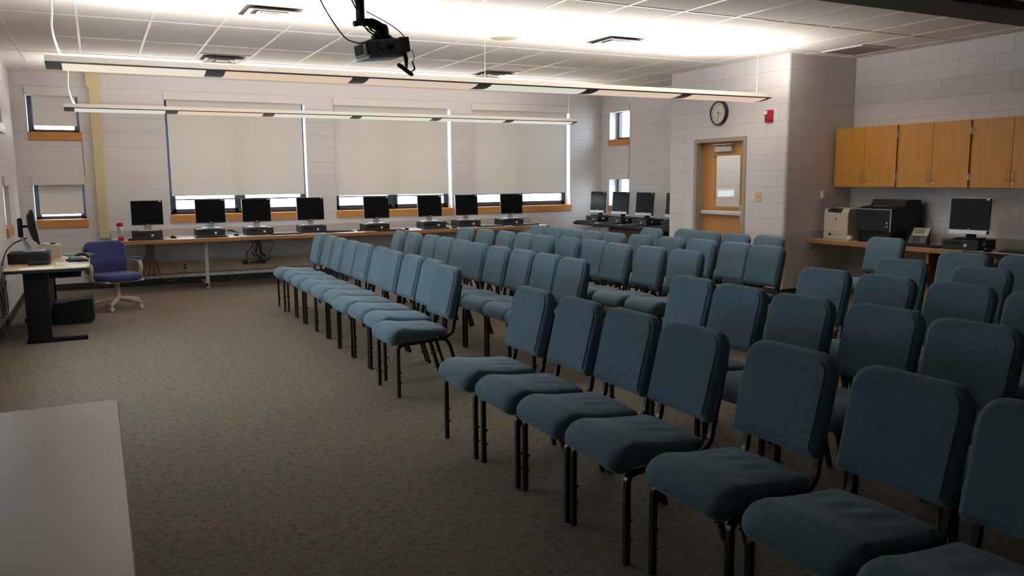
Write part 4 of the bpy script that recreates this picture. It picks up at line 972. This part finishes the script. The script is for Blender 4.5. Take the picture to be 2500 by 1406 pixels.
def hand(an_deg, ln, wd, nm_):
    an = math.radians(90 - an_deg); d = Vector((math.cos(an), math.sin(an), 0.003)); q = MB()
    p0 = BASEM @ Vector((-0.02 * d.x, -0.02 * d.y, 0.003)); p1 = BASEM @ Vector((ln * d.x, ln * d.y, 0.003)); q.tube([p0, p1], [wd, wd * 0.6], 6); q.build(nm_, INKM, t)
hand(105, 0.075, 0.004, 'hour_hand'); hand(180, 0.118, 0.0028, 'minute_hand')
MB().lathe([(0.008, -0.033), (0.008, -0.040)], 14, (0, 0, 0), 'x').build('centre_pin', INKM, t)
t = thing('fire_alarm', 'red fire alarm box with white strobe on clock wall', 'fire alarm', (XC, 7.728, 2.262))
MB().rbox(-0.035, 0, -0.062, 0.062, -0.075, 0.075, 0.010, 3).build('housing', RED, t, True)
MB().rbox(-0.062, -0.03, 0.0, 0.066, 0.012, 0.062, 0.010, 2).build('strobe', mat('strobe_white', (0.75, 0.72, 0.68), 0.25, noise=0.02), t, True)
g = MB()
for k in range(5): g.box(-0.038, -0.034, -0.04 + 0.016 * k, -0.032 + 0.016 * k, -0.055, -0.02)
g.build('horn_grille', mat('red_dark', (0.25, 0.004, 0.008), 0.5, noise=0.05), t)
t = thing('light_switch', 'cream double light switch plate right of the oak door', 'light switch', (XC, 7.885, 1.25))
MB().rbox(-0.007, 0, -0.058, 0.058, -0.058, 0.058, 0.003).build('cover_plate', mat('switch_ivory', (0.62, 0.50, 0.28), 0.4, noise=0.03), t)
for s in (-0.023, 0.023): MB().rbox(-0.018, -0.006, s - 0.005, s + 0.005, -0.012, 0.014, 0.002).build('toggle', CREAM, t)
t = thing('wall_box', 'small white surface box on the alcove end wall', 'outlet', (8.275, YJ, 1.272))
MB().rbox(-0.045, 0.045, -0.045, 0, -0.05, 0.05, 0.004).build('box', WHITE, t); MB().rbox(-0.03, 0.03, -0.05, -0.044, -0.03, 0.03, 0.003).build('jack_plate', CREAM, t)

# ------------------------------------------------------------------ oak wall cabinets
CX = 8.43
def cabinet(y1, y0, label):
    t = thing('wall_cabinet', label, 'cabinet', (CX, y0, 1.365), 0, 'oak wall cabinets')
    wdt = y1 - y0; hh = 2.10 - 1.365; dp = XR - CX - 0.002
    MB().box(0.021, dp, 0, wdt, 0, hh).build('body', OAK, t)
    for k in range(2):
        a = 0.012 + k * (wdt / 2 - 0.010); bq = a + wdt / 2 - 0.014
        d = MB().rbox(0, 0.0205, a, bq, 0.006, hh - 0.002, 0.002).build('door', CABW, t)
        yh = (bq - 0.03) if k == 0 else (a + 0.03)
        MB().tube(curve_pts([(0, yh, 0.075), (-0.024, yh, 0.080), (-0.026, yh, 0.125), (-0.024, yh, 0.170), (0, yh, 0.175)], 4), 0.004, 8).build('handle', CHROME, d, True)
        if k == 0: MB().lathe([(0.010, 0.0), (0.010, -0.004), (0.006, -0.006)], 14, (0, yh - 0.0, 0.045), 'x').build('lock', CHROME, d, True)
        ye = 0.006 if k == 0 else wdt - 0.006
        for zz in (0.12, hh - 0.12): MB().tube([(-0.003, ye, zz - 0.035), (-0.003, ye, zz + 0.035)], 0.005, 8).build('hinge', CHROME, d, True)
    return t
cabinet(7.412, 6.497, 'oak wall cabinet with two doors, the one against the corner')
cabinet(6.493, 5.596, 'oak wall cabinet with two doors, above the phone, middle of three')
cabinet(5.592, 4.695, 'oak wall cabinet with two doors, cut by right picture edge')

# ------------------------------------------------------------------ printers, phone, papers in the alcove
t = thing('laser_printer', 'small cream laser printer at the corner end of alcove counter', 'printer', (8.20, 7.14, CT))   # front towards -x
pw = 0.185
MB().prism([(0.0, 0.0), (0.40, 0.0), (0.40, 0.36), (0.06, 0.385), (0.02, 0.375), (0.0, 0.335)], 'y', -pw, pw).build('body', CREAM, t)
MB().rbox(-0.006, 0.004, -pw + 0.008, pw - 0.008, 0.098, 0.30, 0.004).build('front_door', mat('printer_cream', (0.62, 0.54, 0.40), 0.45, noise=0.02), t)
MB().rbox(-0.006, 0.004, -pw + 0.008, pw - 0.008, 0.004, 0.094, 0.004).build('paper_tray', MATS['printer_cream'], t)
MB().box(-0.0085, -0.005, -0.11, 0.10, 0.05, 0.08).build('tray_label', mat('label_grey', (0.42, 0.40, 0.38), 0.5, noise=0.02), t)
MB().box(-0.0095, -0.008, 0.06, 0.10, 0.052, 0.079).build('dark_label', BLACKP, t)
Mc = Matrix.Translation((0.012, 0.02, 0.358)) @ Matrix.Rotation(math.radians(-50), 4, 'Y')
MB().prism([(-0.028, -0.10), (0.034, -0.10), (0.034, 0.08), (0.010, 0.12), (-0.018, 0.11)], 'z', -0.004, 0.012).xf(Mc).build('control_panel', DGREYP, t)
MB().box(-0.005, 0.020, -0.05, 0.05, 0.012, 0.0135).xf(Mc).build('display', SCREEN, t)
nm = MB(); MB().lathe([(0.012, -0.007), (0.012, -0.0055)], 16, (0, 0.0, 0.255), 'x').build('logo_disc', DGREYP, t)
MB().rbox(0.05, 0.36, -0.15, 0.15, 0.372, 0.39, 0.008).build('output_lid', CREAM, t)
t = thing('color_printer', 'large black office printer beside the cream printer', 'printer', (8.165, 6.56, CT))
pw = 0.245
BLP = mat('printer_black', (0.010, 0.010, 0.010), 0.45, noise=0.08, spec=0.3)
MB().rbox(0.02, 0.49, -pw + 0.02, pw - 0.02, 0.0, 0.135, 0.01).build('paper_drawer', BLP, t)
MB().prism([(0.0, 0.13), (0.51, 0.13), (0.51, 0.43), (0.24, 0.435), (0.10, 0.425), (0.0, 0.40)], 'y', -pw, pw).build('body', BLP, t)
MB().rbox(-0.012, 0.002, -pw + 0.012, pw - 0.004, 0.14, 0.395, 0.006).build('front_door', mat('printer_slate', (0.013, 0.017, 0.019), 0.45, noise=0.05, spec=0.3), t)
MB().prism([(0.22, 0.43), (0.51, 0.43), (0.51, 0.50), (0.27, 0.505)], 'y', -pw + 0.01, pw - 0.01).build('top_scanner', BLP, t)
MB().rbox(-0.016, -0.006, -pw, -pw + 0.012, 0.135, 0.40, 0.003).box(-0.0165, -0.010, -pw, pw, 0.393, 0.40).build('silver_trim', SILVER, t)
for zz in (0.20, 0.24): MB().lathe([(0.012, -0.022), (0.012, -0.010)], 14, (0, -pw + 0.05, zz), 'x').build('button', SILVER, t, True)
MB().rbox(-0.020, -0.010, -0.03, 0.06, 0.33, 0.355, 0.004).build('door_pull', BLACKP, t)
sheet('paper_scrap', 'crumpled paper scrap on top of the black printer', 8.27, 6.56, CT + 0.432, 0.05, 0.14, 0.5, mat('tan_paper', (0.45, 0.36, 0.27), 0.8, noise=0.1), 0.004)
t = MB(); random.seed(3); R = []
for k in range(6):
    th = PI * (k + 0.5) / 6; R.append([((0.045 * random.uniform(.75, 1.15)) * math.sin(th) * math.cos(2 * PI * j / 9), 0.045 * random.uniform(.75, 1.15) * math.sin(th) * math.sin(2 * PI * j / 9), 0.035 - 0.035 * math.cos(th)) for j in range(9)])
t.rings(R); o = t.build('paper_ball', PAPER); o.location = (8.14, 6.875, CT); tag(o, 'crumpled white paper ball between the two printers', 'paper')
t = thing('desk_phone', 'grey office phone with lit greenish display on alcove counter', 'phone', (8.37, 6.13, CT), -PI / 2 + 0.25)   # front towards -y
Mp = Matrix.Translation((0, -0.06, 0.01)) @ Matrix.Rotation(math.radians(48), 4, 'X')
MB().rbox(-0.075, 0.125, 0, 0.22, 0, 0.022, 0.006).xf(Mp).build('body', mat('phone_grey', (0.10, 0.10, 0.115), 0.45, noise=0.05), t)
MB().rbox(-0.055, 0.122, 0.105, 0.217, 0.0215, 0.028, 0.004).xf(Mp).build('display_bezel', mat('phone_silver', (0.60, 0.57, 0.52), 0.4, 0.2, noise=0.02), t)
MB().box(-0.040, 0.072, 0.125, 0.205, 0.0275, 0.0295).xf(Mp).build('display', LCD, t)
k_ = MB()
for r in range(4):
    for cc in range(3): k_.rbox(-0.03 + cc * 0.03, -0.01 + cc * 0.03, 0.012 + r * 0.021, 0.026 + r * 0.021, 0.021, 0.027, 0.003)
k_.xf(Mp).build('keypad', DGREYP, t)
MB().tube(curve_pts([(-0.105, -0.005, 0.035), (-0.105, 0.02, 0.075), (-0.105, 0.08, 0.13), (-0.105, 0.125, 0.155)], 5), [0.024, 0.024, 0.022, 0.018, 0.016] + [0.015] * 6 + [0.02, 0.024, 0.024, 0.024, 0.022], 10).build('handset', BLACKP, t, True)
MB().prism([(-0.06, 0), (0.12, 0), (0.12, 0.14), (0.07, 0.15)], 'x', -0.125, 0.10).build('stand', BLACKP, t)
sheet('paper_sheet', 'white paper under the alcove keyboard beside the phone', 8.21, 6.02, CT, 0.20, 0.26, 0.3, PAPER, group='alcove papers')
sheet('paper_sheet', 'white paper behind the alcove keyboard and phone', 8.52, 5.95, CT, 0.21, 0.28, -0.2, PAPER, group='alcove papers')
cable('power_lead', 'black lead hanging under the printer counter', [(8.55, 6.75, CT - 0.06), (8.50, 6.66, 0.55), (8.52, 6.58, 0.42), (8.56, 6.50, 0.46), (8.60, 6.46, 0.38), (8.70, 6.42, 0.30)], 0.010, CABLE)
t = thing('power_strip', 'black adapter block between cream printer and black printer', 'power strip', (8.42, 6.895, CT))
MB().rbox(-0.06, 0.06, -0.035, 0.035, 0, 0.07, 0.006).build('block', BLACKP, t); MB().rbox(-0.064, -0.058, -0.02, 0.0, 0.03, 0.055, 0.003).build('plug', SILVER, t)

# ------------------------------------------------------------------ outside the windows
struct(MB().box(-40, 60, YB + 0.5, 80, -0.55, -0.5).build('ground_outside', mat('pale_paving', (0.42, 0.41, 0.38), 0.9, noise=0.1, nscale=1.5)))
struct(MB().box(XS + 1.0, 60, -10, YB + 0.5, -0.55, -0.5).build('ground_side', MATS['pale_paving']))
LEAF = mat('leaf_green', (0.09, 0.16, 0.06), 0.8, noise=0.4, nscale=3)
def tree(x, y, h, r, label):
    t = thing('tree', label, 'tree', (x, y, -0.5), 0, 'trees outside the right windows')
    MB().tube([(0, 0, 0), (0.05, 0, h * 0.5), (0, 0.05, h * 0.75)], [0.14, 0.11, 0.07], 10).build('trunk', mat('bark', (0.10, 0.08, 0.06), 0.9, noise=0.3, nscale=12), t, True)
    q = MB()
    for k in range(520):
        u, v, s = random.gauss(0, 1), random.gauss(0, 1), random.gauss(0, 1); n = math.sqrt(u * u + v * v + s * s) or 1; rr = r * random.uniform(.55, 1) ** .5
        cx, cy, cz = u / n * rr, v / n * rr, h * 0.68 + s / n * rr * 0.8; sz = 0.16
        a1 = Vector((random.uniform(-1, 1), random.uniform(-1, 1), random.uniform(-1, 1))).normalized() * sz; a2 = a1.orthogonal().normalized() * sz * 0.7
        C0 = Vector((cx, cy, cz)); q.add([C0 - a1, C0 - a2, C0 + a1, C0 + a2], [(0, 1, 2, 3)])
    q.build('foliage', LEAF, t)
tree(20.0, 23.2, 4.2, 1.5, 'green tree seen low through the upper recess window')
t = thing('neighbour_building', 'white low building seen through the lower recess window', 'building', (24.5, 31, -0.5), -0.6)
MB().box(-5, 5, -2, 2, 0.5, 2.3).build('wall', mat('white_render', (0.7, 0.7, 0.7), 0.8, noise=0.05), t); MB().box(-5.01, 5.01, -2.01, 2.01, 0, 0.5).build('brick_base', mat('brick_red', (0.35, 0.10, 0.07), 0.8, noise=0.2), t)
MB().prism([(-2.3, 2.3), (2.3, 2.3), (0, 3.2)], 'x', -5.2, 5.2).build('roof', mat('roof_green', (0.10, 0.20, 0.16), 0.8, noise=0.1), t)
